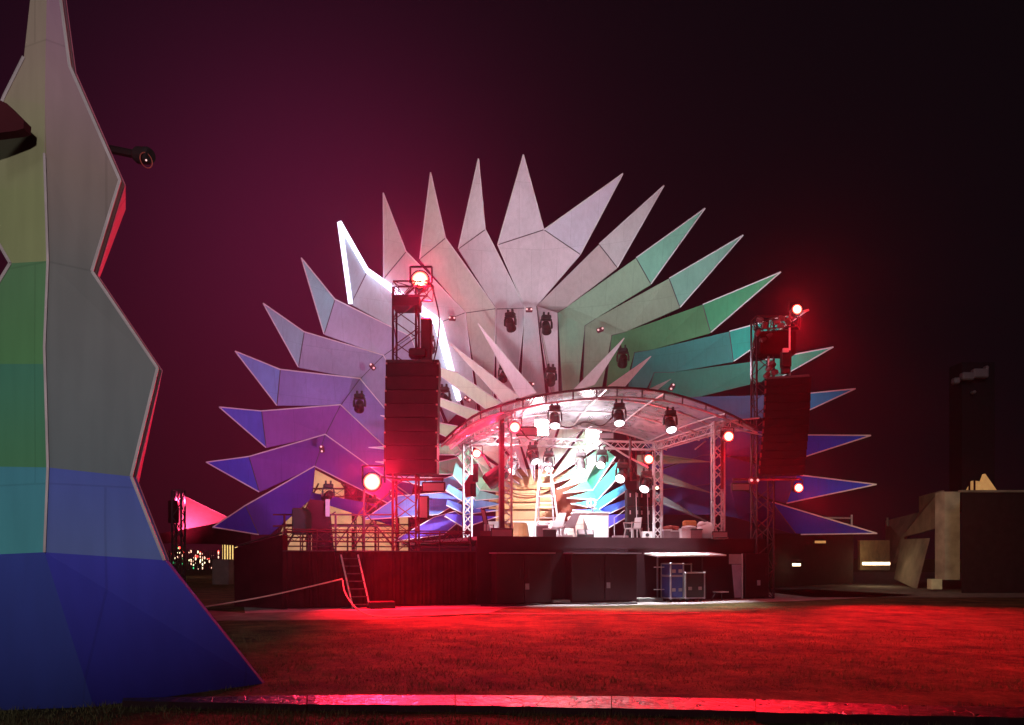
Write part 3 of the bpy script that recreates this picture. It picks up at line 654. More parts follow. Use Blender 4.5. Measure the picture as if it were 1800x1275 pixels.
# scaffold screens between shell and railing
sc = thing('scaffold_frame', (-6.5, 31, 0), 'rust red scaffold frame standing behind the railing before the lit tents', 'scaffold')
s_ = MB()
for px in (500, 545, 590, 640, 690): s_.tube(P(px, 985, 31), P(px, 905 if px < 600 else 860, 31), .05)
for py in (905, 925, 945): s_.tube(P(480, py, 31), P(700, py, 31), .035)
for a, b_ in (((500, 960), (545, 905)), ((590, 960), (640, 890)), ((640, 900), (690, 958)), ((545, 930), (590, 900)), ((690, 862), (640, 905))): s_.tube(P(*a, 31), P(*b_, 31), .03)
s_.build('frame', 'red_steel', sc)
o = MB().cham(P(537, 917, 30.6), (1.0, .5, 1.1), .04).build('monitor_cabinet', 'black'); tag(o, 'square black cabinet on the scaffold left of the tall dark shape', 'cabinet')
o = thing('shrouded_speaker', tuple(P(560, 985, 30)), 'tall dark shrouded shape standing before the lit tent at left', 'speaker')
MB().slab([P(548, 985, 30), P(548, 905, 30), P(540, 890, 30), P(545, 878, 30), P(568, 880, 30), P(575, 905, 30), P(583, 985, 30)], .6).build('cover', 'drape', o)
MB().box(P(576, 893, 29.9), (.16, .1, .7)).build('strap', 'grey_face', o)

# steps, cable, path things
ld = thing('leaning_steps', tuple(fac(622, .3)), 'steep metal steps with pale side rails leaning on the black drape wall', 'steps')
for px_t, px_b in ((599, 615), (629, 644)):
    MB().tube(fac(px_t, .02, 1.68), fac(px_b, .7, .02), .028).build('side_rail', 'alu', ld)
for k in range(7):
    t_ = (k + .5) / 7; MB().box((fac(599, .02, 1.68).lerp(fac(615, .7, .02), t_) + fac(629, .02, 1.68).lerp(fac(644, .7, .02), t_)) / 2, ((fac(629) - fac(599)).length - .03, .16, .03), FR).build('tread', 'dark_steel', ld)
o = MB().cham(fac(664, .55, .12), (.82, .5, .22), .02, FR).build('low_box', 'board'); tag(o, 'low dark box with pale lid edge at the foot of the steps', 'box')
def curve_pts(ctrl, n=10):
    out = []; c = [Vector(p) for p in ctrl]; c = [c[0]] + c + [c[-1]]
    for i in range(1, len(c) - 2):
        for k in range(n):
            t = k / n; p0, p1, p2, p3 = c[i - 1:i + 3]
            out.append(.5 * ((2 * p1) + (-p0 + p2) * t + (2 * p0 - 5 * p1 + 4 * p2 - p3) * t * t + (-p0 + 3 * p1 - 3 * p2 + p3) * t ** 3))
    return out + [c[-1]]
o = MB().path(curve_pts([P(360, 1067, 21.5), P(470, 1048, 21.9), P(602, 1018, 22.4)]), .022).build('slack_cable', 'cable'); tag(o, 'pale cable slung from the blue tower up to the head of the steps', 'cable')
o = MB().path(curve_pts([P(602, 1020, 22.4), P(607, 1043, 22), P(625, 1068, 21), G(655, 1085) + Vector((0, 0, .03)), G(720, 1086) + Vector((0, 0, .03)), G(780, 1084) + Vector((0, 0, .03)), G(850, 1081) + Vector((0, 0, .03)), G(940, 1082) + Vector((0, 0, .03)), G(1080, 1082) + Vector((0, 0, .03)), G(1230, 1080) + Vector((0, 0, .03))]), .022).build('ground_cable', 'cable'); tag(o, 'pale cable dropping from the steps and trailing right over the lawn', 'cable')

# ------------------------------------------------------------------ stage roof
ZT = 6.55
cA, cB = P(889, 0, 26.5), P(1262, 0, 28.3); cC, cD = P(822, 0, 31.2), P(1156, 0, 33)
for q in (cA, cB, cC, cD): q.z = 0
roof = thing('stage_roof', (cA + cB) / 2, 'arched clear plastic stage roof on four lattice columns', 'stage roof')
for q, w_ in ((cA, .42), (cB, .38), (cC, .34), (cD, .34)):
    MB().truss((q.x, q.y, DECK), (q.x, q.y, ZT + .2), w_, .36, .040, .030, up=(0, 1, 0)).box((q.x, q.y, DECK + .03), (.6, .6, .06)).build('column', 'alu', roof)
MB().box((cA.x - .12, cA.y - .2, (DECK + ZT) / 2), (.15, .14, ZT - DECK)).box((cB.x + .1, cB.y - .2, DECK + 3), (.1, .1, 2.2)).build('cable_run', 'red_steel', roof)
up = Vector((0, 0, 1))
for p_, q_ in ((cA, cC), (cB, cD), (cC, cD)):
    d = (q_ - p_).normalized() * .2
    MB().truss(p_ - d * 3.0 + up * ZT, q_ + d + up * ZT, .32, .32, .026).build('roof_truss', 'alu', roof)
front = [(775,778,25.4),(808,748,25.5),(845,724,25.6),(900,706,25.7),(960,692,25.9),(1030,683,26.2),(1085,680,26.5),(1150,685,26.9),(1200,696,27.2),(1260,717,27.6),(1300,736,27.9),(1332,754,28.1)]
rear = [(800,800,32.2),(820,786,32.3),(845,774,32.4),(880,764,32.5),(920,757,32.6),(970,752,32.8),(1020,752,33),(1065,755,33.2),(1100,762,33.3),(1130,771,33.4),(1152,781,33.5),(1172,790,33.6)]
f3 = [P(*p) for p in front]; r3 = [P(*p) for p in rear]
def dens(pts, k=3): 
    return curve_pts(pts, k)
f3, r3 = dens(f3), dens(r3); nv = 10; vs = []; fs = []
m_ = len(f3)
for j in range(nv + 1):
    for i in range(m_):
        q = f3[i].lerp(r3[i], j / nv); q.z += .10 * math.sin(math.pi * j / nv); vs.append(q)
for j in range(nv):
    for i in range(m_ - 1): fs.append((j * m_ + i, j * m_ + i + 1, (j + 1) * m_ + i + 1, (j + 1) * m_ + i))
MB().add(vs, fs).build('canopy', 'sheet', roof, smooth=True)
for j, r_ in ((0, .045), (3, .035), (6, .035), (10, .04)):
    MB().path([vs[j * m_ + i] + Vector((0, 0, -.03)) for i in range(m_)], r_, 6).build('arch_tube', 'alu' if j else 'dark_steel', roof)
low = [v + Vector((0, .05, -.36 + .22 * (abs(i / (m_ - 1) - .5) * 2) ** 2)) for i, v in enumerate(f3)]
MB().path(low, .035, 6).build('arch_tube', 'alu', roof)
st = MB()
for i in range(2, m_ - 2, 2): st.tube(f3[i], low[i], .028)
st.build('arch_struts', 'dark_steel', roof)
for i in (5, 11, 17, 22, 28): MB().path([vs[j * m_ + i] - Vector((0, 0, .08)) for j in range(nv + 1)], .032).build('purlin', 'alu', roof)
# roof edge flap at the left corner
MB().slab([P(775, 782, 25.4), P(900, 712, 25.9), P(902, 728, 26.0), P(850, 752, 25.8), P(790, 782, 25.6)], .03).build('edge_flap', 'sheet', roof)
# stays at the right corner
for a, b_ in (((1262, 742, 28.3), (1335, 735, 27.9)), ((1245, 770, 30), (1205, 752, 29)), ((1240, 776, 30), (1222, 790, 29.6)), ((1270, 750, 28.2), (1340, 765, 28.2))):
    MB().tube(P(*a), P(*b_), .03).build('stay', 'alu', roof)
lt = MB().path([P(1055, 772, 30.5), P(1098, 800, 30.6), P(1140, 823, 30.7)], .04); o = lt.build('lighting_bar', 'alu', roof)
MB().tube(P(1108, 772, 30.6), P(1108, 830, 30.6), .05).build('drop_arm', 'dark_steel', roof)
MB().tube(P(960, 790, 30.2), P(1048, 745, 30.0), .015).build('stay', 'dark_steel', roof)
# ------------------------------------------------------------------ light fixtures
def make_head(name, label, cat, group, lensmat):
    t = thing(name, (0, 0, 0), label, cat, group)
    b = MB().cham((0, 0, -.10), (.36, .26, .16), .03); b.box((-.09, 0, .03), (.06, .10, .14)).box((.09, 0, .03), (.06, .10, .14)); b.build('base', 'black', t, local=True)
    y = MB()
    for s in (-1, 1): y.slab([(s * .19, -.06, -.16), (s * .24, -.06, -.3), (s * .24, -.06, -.50), (s * .19, -.06, -.50), (s * .18, -.06, -.28)], .12)
    y.box((0, 0, -.19), (.42, .14, .05)); y.build('yoke', 'black', t, local=True)
    h = MB().lathe([(.22, .09), (.19, .14), (.05, .165), (-.05, .165), (-.18, .185), (-.24, .19)], n=18).box((0, -.15, .02), (.16, .06, .03))
    ho = h.build('head', 'black', t, smooth=False, local=True); ho.location = (0, 0, -.46)
    MB().lathe([(-.235, .165), (-.27, .15), (-.295, .09)], n=18).build('lens', lensmat, ho, smooth=True, local=True)
    return t
def place(proto, first, loc, label, tilt=(0, 0), rz=0, s=1, ground=False, group=None):
    o = proto if first else dup(proto)
    o.location = loc; o['label'] = label; o.scale = (s, s, s)
    if group: o['group'] = group
    o.rotation_euler = (R(180) if ground else 0, 0, R(rz))
    for k in kids(o):
        if k.name.startswith('head'): k.rotation_euler = (R(tilt[0]), R(tilt[1]), 0)
    return o
hp = make_head('moving_head_light', '', 'spotlight', 'moving head lights under the stage roof', 'lens')
heads = [((975,712,27.0),(10,0),1.15,'moving head light with glowing lens under the front arch, leftmost of three there'),
 ((1088,708,27.4),(10,0),1.15,'moving head light with glowing lens under the middle of the front arch'),
 ((1178,721,28.0),(14,-6),1.15,'moving head light with glowing lens under the right half of the front arch'),
 ((936,782,30.8),(10,-28),1.1,'dark moving head turned aside below the rear truss, left of the step ladder top'),
 ((965,793,30.8),(4,0),1.1,'moving head light hanging right above the step ladder'),
 ((1021,795,30.8),(4,0),1.1,'moving head light hanging straight down right of the step ladder'),
 ((1058,790,30.8),(28,22),1.1,'moving head tilted left at the upper end of the sloping bar'),
 ((1094,812,30.6),(28,35),1.2,'moving head tilted left with a bright wide lens halfway down the sloping bar'),
 ((1136,828,30.4),(20,28),1.2,'moving head with bright lens above the white chair'),
 ((902,800,30.8),(18,25),1.1,'moving head light half hidden behind the front left column')]
for i, (p_, tl, s, lb) in enumerate(heads): place(hp, i == 0, P(*p_), lb, (-tl[0] - 14, tl[1]), s=s)
dp = make_head('dark_moving_head', '', 'spotlight', 'unlit moving heads on the sunburst shell', 'darklens')
dk = [((897,549,36.2),'dark moving head left of the small lamp at the middle of the shell',1.0),((960,554,36.2),'dark moving head right of the small lamp at the middle of the shell',1.0),
 ((1095,612,36.2),'dark moving head on the shell above the right hand white blades',1.0),((755,590,36.2),'dark moving head beside the glaring light tube',.95),
 ((632,692,36.2),'dark moving head on the blue panel left of the hung loudspeakers',1.0),((886,640,36.4),'dark moving head behind the tall left white blade',.95),
 ((968,645,36.4),'dark moving head low on the shell above the roof arch',1.0),((577,850,36.2),'dark moving head in the gap over the lit tent',1.0),
 ((655,875,36.0),'dark moving head below the left red lamp',1.05),((781,680,35.4),'dark moving head close to the right edge of the hung loudspeakers',.95)]
for i, (p_, lb, s) in enumerate(dk): place(dp, i == 0, P(*p_), lb, (60, random.choice((-35, 25, 40))), s=s * 1.3, rz=random.uniform(-30, 30))
# small double lamps
def make_small():
    t = thing('small_lamp', (0, 0, 0), '', 'lamp', 'small lamps on the sunburst shell')
    b = MB().lathe([(-.17, .08), (-.14, .12), (.14, .12), (.17, .08)], ax=(1, 0, 0), n=12).box((0, .12, 0), (.1, .2, .06)); b.build('housing', 'red_steel', t, local=True)
    for s in (-1, 1): MB().ball((s * .11, -.10, 0), .055, 8).build('bulb', 'pinlens', t, local=True)
    return t
sp = make_small()
for i, (p_, a, lb) in enumerate([((795,560,36.4),5,'small lamp right of the light tube bend'),((930,545,36.6),0,'small lamp at the very middle of the shell'),((1055,580,36.6),-20,'small lamp on the shell above the right white blades'),
  ((655,645,36.2),50,'small double lamp left of the hung loudspeakers'),((566,790,36),80,'small double lamp over the peak of the gap at left'),((933,676,35.5),0,'small lamp just above the roof arch'),
  ((822,702,35),30,'small lamp above the left end of the roof arch'),((1181,681,35.5),-60,'small lamp above the right end of the roof arch'),((689,868,34),85,'small double lamp beside the left tower below the loudspeakers'),
  ((1325,845,26.7),0,'small lamp pair on the lower arm of the right tower')]):
    o = sp if i == 0 else dup(sp); o.location = P(*p_); o.rotation_euler = (0, R(a), 0); o['label'] = lb
# glowing floods
def make_flood(bulb):
    t = thing('red_floodlight', (0, 0, 0), '', 'floodlight', 'red floodlights')
    MB().lathe([(.30, .07), (.27, .13), (.05, .16), (-.04, .18), (-.06, .18)], ax=(0, 1, 0), n=16).build('can', 'black', t, local=True)
    MB().lathe([(0, .01), (.02, .15), (.07, .17)], (0, -.08, 0), ax=(0, 1, 0), n=18).build('lens', bulb, t, smooth=True, local=True)
    y = MB(); y.tube((-.2, .1, 0), (-.2, .1, .3), .02).tube((.2, .1, 0), (.2, .1, .3), .02).tube((-.2, .1, .3), (.2, .1, .3), .02); y.build('bracket', 'black', t, local=True)
    return t
fp = make_flood('redbulb')
for i, (p_, s, lb) in enumerate([((739,494,25.9),1.9,'glaring red floodlight on top of the left tower'),((655,848,23.2),1.75,'glaring red floodlight on the arm below the left loudspeakers'),
  ((1400,545,27.3),1.15,'red floodlight on top of the right tower'),((1403,858,26.5),1.0,'red floodlight on the lower arm of the right tower'),((1280,768,26.8),1.15,'red floodlight at the front right roof corner'),
  ((905,752,25.2),1.15,'glaring floodlight on the front left roof column'),((838,798,29.5),1.1,'glaring floodlight at the rear left roof corner'),((1140,808,31.4),1.25,'red floodlight at the rear right roof column')]):
    o = fp if i == 0 else dup(fp); o.location = P(*p_); o.scale = (s, s, s); o['label'] = lb
wp = thing('white_floodlight', (0, 0, 0), '', 'floodlight', 'white floodlights inside the roof')
MB().cham((0, .14, 0), (.62, .22, .70), .12).build('housing', 'black', wp, local=True); MB().cham((0, 0, 0), (.54, .06, .62), .028).build('lens', 'whitebulb', wp, local=True)
for i, (p_, s, lb) in enumerate([((952,752,29.3),1.0,'square white floodlight glaring under the roof right of the front left column'),((1040,767,31),.85,'white floodlight glaring above the rear truss'),((1052,765,31.2),.5,'smaller white floodlight touching the one above the rear truss')]):
    o = wp if i == 0 else dup(wp); o.location = P(*p_); o.scale = (s, s, s); o['label'] = lb
o = MB().ball(P(1155, 858, 32.5), .07, 10).build('yellow_bulb', 'warm_lamp'); tag(o, 'small yellow bulb on the rear right roof column', 'lamp')
# flat panel lights
pp = thing('panel_light', (0, 0, 0), '', 'panel light', 'flat panel lights')
MB().cham((0, .06, 0), (.82, .14, .36), .03).build('housing', 'black', pp, local=True); MB().box((0, -.025, -.01), (.72, .03, .26)).build('face', 'grey_face', pp, local=True)
MB().tube((-.3, .05, .18), (-.3, .05, .3), .02).tube((.3, .05, .18), (.3, .05, .3), .02).build('bracket', 'black', pp, local=True)
for i, (p_, s, lb, rz) in enumerate([((882,937,25.3),.95,'flat panel light standing on the stage edge by the front left column',0),((926,758,26.6),.95,'pink lit panel light beside the front left floodlight',0),
   ((1066,766,30.5),.78,'flat panel light right of the glaring rear floodlight',0),((762,856,24.6),.95,'flat panel light on the left tower below the loudspeakers',0),((1302,856,26.4),.8,'flat panel light on the arm at the left of the right tower',0),
   ((1266,940,27.9),.72,'flat panel light on the stage edge by the front right column',0),((745,892,24.7),.95,'dark panel light hung upright on the left tower',90)]):
    o = pp if i == 0 else dup(pp); o.location = P(*p_); o.scale = (s, s, s); o['label'] = lb; o.rotation_euler = (0, R(rz), 0)
# large dark lamp below the left roof corner
bl = thing('large_theatre_lamp', tuple(P(872, 838, 29)), 'large dark barrel lamp tilted down by the front left column', 'spotlight')
MB().lathe([(-.45, .30), (-.3, .36), (.3, .33), (.5, .22), (.55, .1)], P(872, 838, 29), (.75, -.1, .55), 18).build('barrel', 'black', bl)
MB().tube(P(872, 838, 29), P(850, 800, 29.3), .05).build('yoke', 'black', bl)
o = thing('scissor_bracket', tuple(P(828, 860, 29)), 'dark folded bracket with boxes clamped to the rear left column', 'bracket')
MB().slab([P(826, 835, 29.5), P(840, 832, 29.5), P(832, 870, 29.5), P(818, 875, 29.5), P(816, 850, 29.5)], .3).build('plate', 'red_steel', o)
MB().box(P(832, 862, 29.3), (.22, .2, .5)).build('box', 'black', o); MB().box(P(836, 832, 29.2), (.2, .2, .7)).build('box', 'black', o)

# ------------------------------------------------------------------ towers and hung loudspeakers
def tower(px, Y, py_top, w, label, mt, zbase=0):
    q = P(px, py_top, Y); t = thing('lighting_tower', (q.x, q.y, 0), label, 'tower')
    MB().truss((q.x, q.y, .02), (q.x, q.y, q.z), w, .55, .04, .022, up=(0, 1, 0)).build('mast', mt, t)
    return t
M['hoist_red'] = mat('dark_hoist_paint', (.06, .012, .02), .6, var=.3)
tl = tower(714, 25.4, 512, .78, 'tall red lit lattice tower at the left of the stage', 'red_steel')
MB().truss(P(695, 512, 25.3), P(757, 512, 25.0), .5, .4, .03).build('head_truss', 'red_steel', tl)
MB().box(P(716, 535, 25.3), (.9, .8, .35)).build('head_block', 'hoist_red', tl)
MB().cham(P(750, 600, 24.9), (.36, .4, 1.5), .05).cham(P(735, 622, 24.8), (.6, .4, .3), .05).build('hoist', 'hoist_red', tl)
for a, b_ in (((728, 525, 25), (757, 498, 24.8)), ((757, 498, 24.8), (762, 512, 24.8)), ((695, 535, 25.3), (735, 500, 25.2))): MB().tube(P(*a), P(*b_), .035).build('strut', 'red_steel', tl)
MB().tube(P(690, 843, 25), P(780, 843, 25), .05).build('arm', 'red_steel', tl)
MB().tube(P(650, 836, 23.3), P(712, 843, 25.3), .04).build('arm', 'red_steel', tl)
tr = tower(1340, 29, 560, .66, 'tall dark lattice tower at the right of the stage', 'dark_steel')
MB().truss(P(1328, 572, 28.8), P(1405, 566, 28.0), .45, .4, .03).build('head_truss', 'dark_steel', tr)
MB().box(P(1362, 607, 28.6), (1.35, .7, .85)).build('motor_housing', 'drape', tr)
for a, b_ in (((1388, 560, 28), (1388, 665, 28)), ((1350, 590, 28.6), (1352, 665, 28.6)), ((1400, 552, 27.8), (1422, 545, 27.6))): MB().tube(P(*a), P(*b_), .04).build('strut', 'alu' if a[0] != 1400 else 'alu', tr)
MB().tube(P(1288, 843, 27.2), P(1408, 843, 27.2), .05).build('arm', 'dark_steel', tr)
def cluster(pts, label, Y, s=.16):
    t = thing('clamp_cluster', tuple(P(*pts[0], Y)), label, 'rigging')
    for q in pts: MB().lathe([(-.12, .05), (-.1, .1), (.1, .1), (.12, .06)], P(*q, Y), (random.uniform(-1, 1), -.4, random.uniform(-1, 1)), 10).build('clamp', 'steel_dull', t)
cluster([(1336,562),(1344,572),(1332,585),(1341,598),(1352,590)], 'cluster of silver clamps at the left top of the right tower', 28.3)
cluster([(1366,566),(1374,560),(1372,573),(1385,566),(1392,558)], 'cluster of silver clamps below the red floodlight of the right tower', 27.9)
cluster([(1352,648),(1362,655),(1348,660),(1358,640)], 'silver shackles just above the right hung loudspeakers', 28.0)
o = thing('small_white_lamp', tuple(P(1381, 620, 27.8)), 'small white fronted box lamp on the strut of the right tower', 'lamp')
MB().box(P(1381, 632, 27.8), (.32, .3, .6)).build('box', 'black', o); MB().box(P(1381, 616, 27.6), (.2, .1, .14)).build('face', 'white', o)
o = MB().cham(P(1381, 650, 27.9), (.28, .3, .3), .03).build('junction_box', 'dark_steel'); tag(o, 'dark box hung below the small white lamp of the right tower', 'box')
# hung loudspeakers: a line of cabinets bolted together
la = thing('hung_loudspeaker_column', tuple(P(727, 640, 24.9)), 'column of eight wide loudspeakers hung on the left tower, lit red', 'loudspeaker')
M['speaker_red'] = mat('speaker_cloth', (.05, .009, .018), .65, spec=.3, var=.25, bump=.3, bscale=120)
x0, x1 = P(681, 0, 24.9).x, P(773, 0, 24.9).x; zt = P(0, 642, 24.9).z; zb_ = P(0, 834, 24.9).z; n = 8
for k in range(n):
    zc = zt + (zb_ - zt) * (k + .5) / n; h = (zt - zb_) / n
    yo = .03 * (k - 3) ** 2 * .2
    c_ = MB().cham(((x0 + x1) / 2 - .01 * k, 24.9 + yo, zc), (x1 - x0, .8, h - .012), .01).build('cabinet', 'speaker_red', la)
    MB().box(((x0 + x1) / 2 - .01 * k, 24.485 + yo, zc), ((x1 - x0) * .46, .02, h * .8)).build('grille', 'speaker_red', c_)
    for s in (-1, 1): MB().box(((x0 + x1) / 2 + s * ((x1 - x0) / 2 - .03) - .01 * k, 24.48 + yo, zc + h * .42), (.06, .03, .05)).build('pin', 'cable', c_)
MB().box(((x0 + x1) / 2, 24.9, zt + .06), (x1 - x0, .6, .09)).build('flying_frame', 'red_steel', la)
ra = thing('hung_loudspeaker_column', tuple(P(1380, 665, 28.0)), 'curved column of dark loudspeakers hung on the right tower', 'loudspeaker')
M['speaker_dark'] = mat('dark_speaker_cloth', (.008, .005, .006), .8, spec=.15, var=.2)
n = 12; RZ = Matrix.Rotation(R(-16), 3, 'Z')
for k in range(n):
    t_ = (k + .5) / n; py = 668 + (836 - 668) * t_; px = 1384 - 12 * t_ ** 1.6; h = (836 - 668) / n * 28 / F
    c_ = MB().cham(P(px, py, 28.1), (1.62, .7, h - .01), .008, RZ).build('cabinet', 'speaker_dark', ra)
    MB().box(P(px, py, 28.1) + RZ @ Vector((-.80, -.33, 0)), (.06, .06, h * .55), RZ).build('pin', 'red_steel', c_)
MB().box(P(1384, 666, 28.1), (1.5, .6, .09), RZ).build('flying_frame', 'dark_steel', ra)

for pts, lb in (([P(1330, 572, 28.5), P(1322, 640, 28.4), P(1326, 740, 28.4), P(1320, 850, 28.5), P(1330, 930, 28.6)], 'thick black cable drooping down the left edge of the right tower'),
    ([P(762, 512, 24.6), P(772, 560, 24.5), P(768, 610, 24.4), P(760, 642, 24.4)], 'black cable looping from the top of the left tower to the hung loudspeakers'),
    ([P(905, 742, 26.0), P(930, 772, 26.2), P(952, 770, 27.2), P(975, 748, 27.2), P(1000, 752, 27.3), P(1030, 742, 27.3), P(1060, 748, 27.4), P(1088, 718, 27.5)], 'black cable sagging between the lights under the front arch'),
    ([P(845, 1052, 24.2), P(905, 1062, 24.1), P(950, 1058, 25.0), P(985, 1062, 25.2), P(1050, 1061, 25.0), P(1120, 1063, 25.3)], 'dark cable lying along the foot of the stage front')):
    pts = curve_pts(pts, 8)
    if 'foot' in lb: pts = [Vector((p.x, p.y, .03)) for p in pts]
    o = MB().path(pts, .026).build('cable', 'black'); tag(o, lb, 'cable')
# ------------------------------------------------------------------ things on the stage
def dz(px, Y, z=0): q = P(px, 0, Y); return Vector((q.x, Y, DECK + z))
lad = thing('step_ladder', tuple(dz(960, 29.6)), 'tall white A frame step ladder standing in the glare on the stage', 'ladder')
top = P(957, 817, 29.6)
for nm, y0, bx0, bx1 in (('front_frame', -.55, 938, 985), ('rear_frame', .6, 945, 975)):
    b0, b1 = dz(bx0, 29.6 + y0), dz(bx1, 29.6 + y0); t0, t1 = top + Vector((-.16, 0, 0)), top + Vector((.22, 0, 0))
    m_b = MB().tube(b0, t0, .035).tube(b1, t1, .035)
    o = m_b.build(nm, 'white', lad)
    for k in range(1, 7 if y0 < 0 else 4):
        t_ = k / (7 if y0 < 0 else 4); MB().box((b0.lerp(t0, t_) + b1.lerp(t1, t_)) / 2, ((b1 - b0).length * (1 - t_) + .38 * t_, .09, .035)).build('tread', 'white', o)
MB().box(top, (.5, .3, .06)).build('top_cap', 'white', lad)
for s in (-1, 1): MB().tube(top + Vector((s * .2 + .02, .2, -1.3)), top + Vector((s * .2 + .02, -.2, -1.3)), .012).build('spreader', 'dark_steel', lad)
ct = thing('white_counter', tuple(dz(1037, 30.5)), 'white square counter glaring at the middle right of the stage', 'counter')
zt = P(0, 903, 30.5).z
MB().cham(((dz(1037, 30.5)).x, 30.5, (DECK + zt) / 2), (1.46, .8, zt - DECK), .02).build('cabinet', 'white', ct); MB().box((dz(1037, 30.5).x, 30.5, zt + .02), (1.54, .88, .04)).build('top', 'white', ct)
sf = thing('white_ring_ornament', tuple(P(1040, 903, 30.3)), 'white ring shaped ornament on a thin stem above the counter', 'ornament')
MB().path([P(1040 + 7 * math.cos(t), 885 + 7 * math.sin(t), 30.2) for t in [k * math.pi / 8 for k in range(17)]], .045).build('ring', 'white', sf)
MB().tube(P(1040, 892, 30.2), P(1043, 903, 30.3), .025).tube(P(1038, 876, 30.2), P(1040, 890, 30.15), .03).build('stem', 'white', sf)
o = thing('slatted_crate', tuple(dz(1013, 30)), 'pale pink slatted crate between the ladder and the counter', 'crate')
zt = P(0, 908, 30).z; MB().cham((dz(1012, 30).x, 30, (DECK + zt) / 2), (.62, .6, zt - DECK), .02).build('box', 'pale_planks', o)
mw = thing('stage_monitor', tuple(dz(1029, 27.4)), 'dark wedge monitor on the stage edge before the white counter', 'monitor speaker')
c = dz(1029, 27.4); MB().slab([c + Vector((-.32, -.2, 0)), c + Vector((-.32, -.2, .12)), c + Vector((-.3, .12, .34)), c + Vector((-.3, .22, .3)), c + Vector((-.3, .22, 0))], d=(.62, 0, 0)).build('cabinet', 'black', mw)
for s in (-1, 1): MB().slab([c + Vector((s * .15 - .11, -.19, .14)), c + Vector((s * .15 + .11, -.19, .14)), c + Vector((s * .15 + .11, .08, .31)), c + Vector((s * .15 - .11, .08, .31))], d=(0, -.015, .02)).build('grille', 'grey_face', mw)
# plastic chair
ch = thing('plastic_chair', tuple(dz(1112, 29)), 'white moulded plastic chair seen from its side before the dark cabinets', 'chair', rot=(0, 0, R(-60)))
s_ = MB().cham((0, 0, .43), (.46, .46, .04), .015); s_.build('seat', 'white', ch, local=True)
MB().slab([(-.22, .2, .43), (.22, .2, .43), (.20, .28, .86), (-.20, .28, .86)], d=(0, .03, .01)).build('backrest', 'white', ch, local=True)
for sx in (-1, 1):
    for sy in (-1, 1): MB().tube((sx * .2, sy * .19, .43), (sx * .25, sy * .25, 0), .03, 6, .02).build('leg', 'white', ch, local=True)
    MB().box((sx * .25, -.02, .66), (.05, .46, .03)).tube((sx * .25, -.24, .66), (sx * .22, -.22, .43), .02).build('armrest', 'white', ch, local=True)
# dark cabinets behind the chair
for i, (px, w_, lb) in enumerate(((1112, .75, 'left stack of tall dark loudspeaker cabinets behind the white chair'), (1132, .8, 'right stack of tall dark loudspeaker cabinets beside the rear right column'))):
    t = thing('speaker_stack', tuple(dz(px, 31 + .15 * i)), lb, 'loudspeaker', 'stacked loudspeakers at the back of the stage')
    for k in range(3):
        q = dz(px, 31.2 + .15 * i, .36 + .72 * k); b = MB().cham(q, (w_ - .18, .6, .70), .02).build('cabinet', 'speaker_dark', t)
        for s in (-1, 1): MB().box(q + Vector((s * .15, -.31, .1)), (.05, .02, .16)).build('handle', 'grey_face', b)
    MB().tube(dz(px + 8, 30.8, .1), dz(px + 6, 30.8, 2.0), .015).build('cable', 'alu', t)
def box(px, Y, w_, h, d_, m, name, label, cat='box', lid=None, z=0, grp=None, chf=.015):
    t = thing(name, tuple(dz(px, Y, z)), label, cat, grp)
    MB().cham(dz(px, Y, z + h / 2), (w_, d_, h), chf).build('body', m, t)
    if lid: MB().cham(dz(px, Y, z + h + .02), (w_ + .04, d_ + .04, .045), .01).build('lid', lid, t)
    return t
t = box(1137, 28.6, .38, .30, .3, 'white', 'small_white_speaker', 'small white box with a black round hole left of the rear right column', 'speaker')
MB().lathe([(0, .07), (.02, .07)], dz(1138, 28.43, .16), (0, -1, 0), 14).build('cone', 'black', t)
box(1172, 28.8, .3, .34, .4, 'grey_face', 'open_crate', 'grey plastic crate with white rim just right of the rear right column', 'crate', 'white')
box(1187, 28.8, .42, .30, .4, 'grey_face', 'open_crate', 'wide dark crate with white rim and red cloth heaped on it', 'crate', 'white')
o = MB().ball(dz(1180, 28.8, .44), .2, 12, (1.6, .8, .5), .25).build('red_cloth', 'redcloth'); tag(o, 'crumpled red brown cloth heaped on the open crates', 'cloth')
box(1204, 28.4, .36, .36, .4, 'white', 'white_tub', 'white tub left of the grey case at the stage edge', 'tub', 'white')
box(1222, 28.4, .44, .34, .4, 'grey_face', 'grey_tool_case', 'grey lidded case left of the white plastic bag', 'case', 'black')
o = MB().cham(dz(1212, 29, .62), (.5, .35, .26), .06).build('orange_bag', 'orange'); tag(o, 'orange bag lying on top of the boxes near the front right column', 'bag')
o = MB().ball(dz(1212, 28.7, .46), .22, 12, (1.4, .8, .35), .1).build('white_cloth', 'bag'); tag(o, 'folded white cloth under the orange bag', 'cloth')
o = MB().ball(dz(1243, 28.5, .32), .34, 16, (1.15, .8, 1.0), .10).ball(dz(1234, 28.5, .55), .2, 12, (1, .8, .7), .1).build('plastic_bag', 'bag', smooth=True); tag(o, 'big bulging white plastic bag beside the front right column', 'bag')
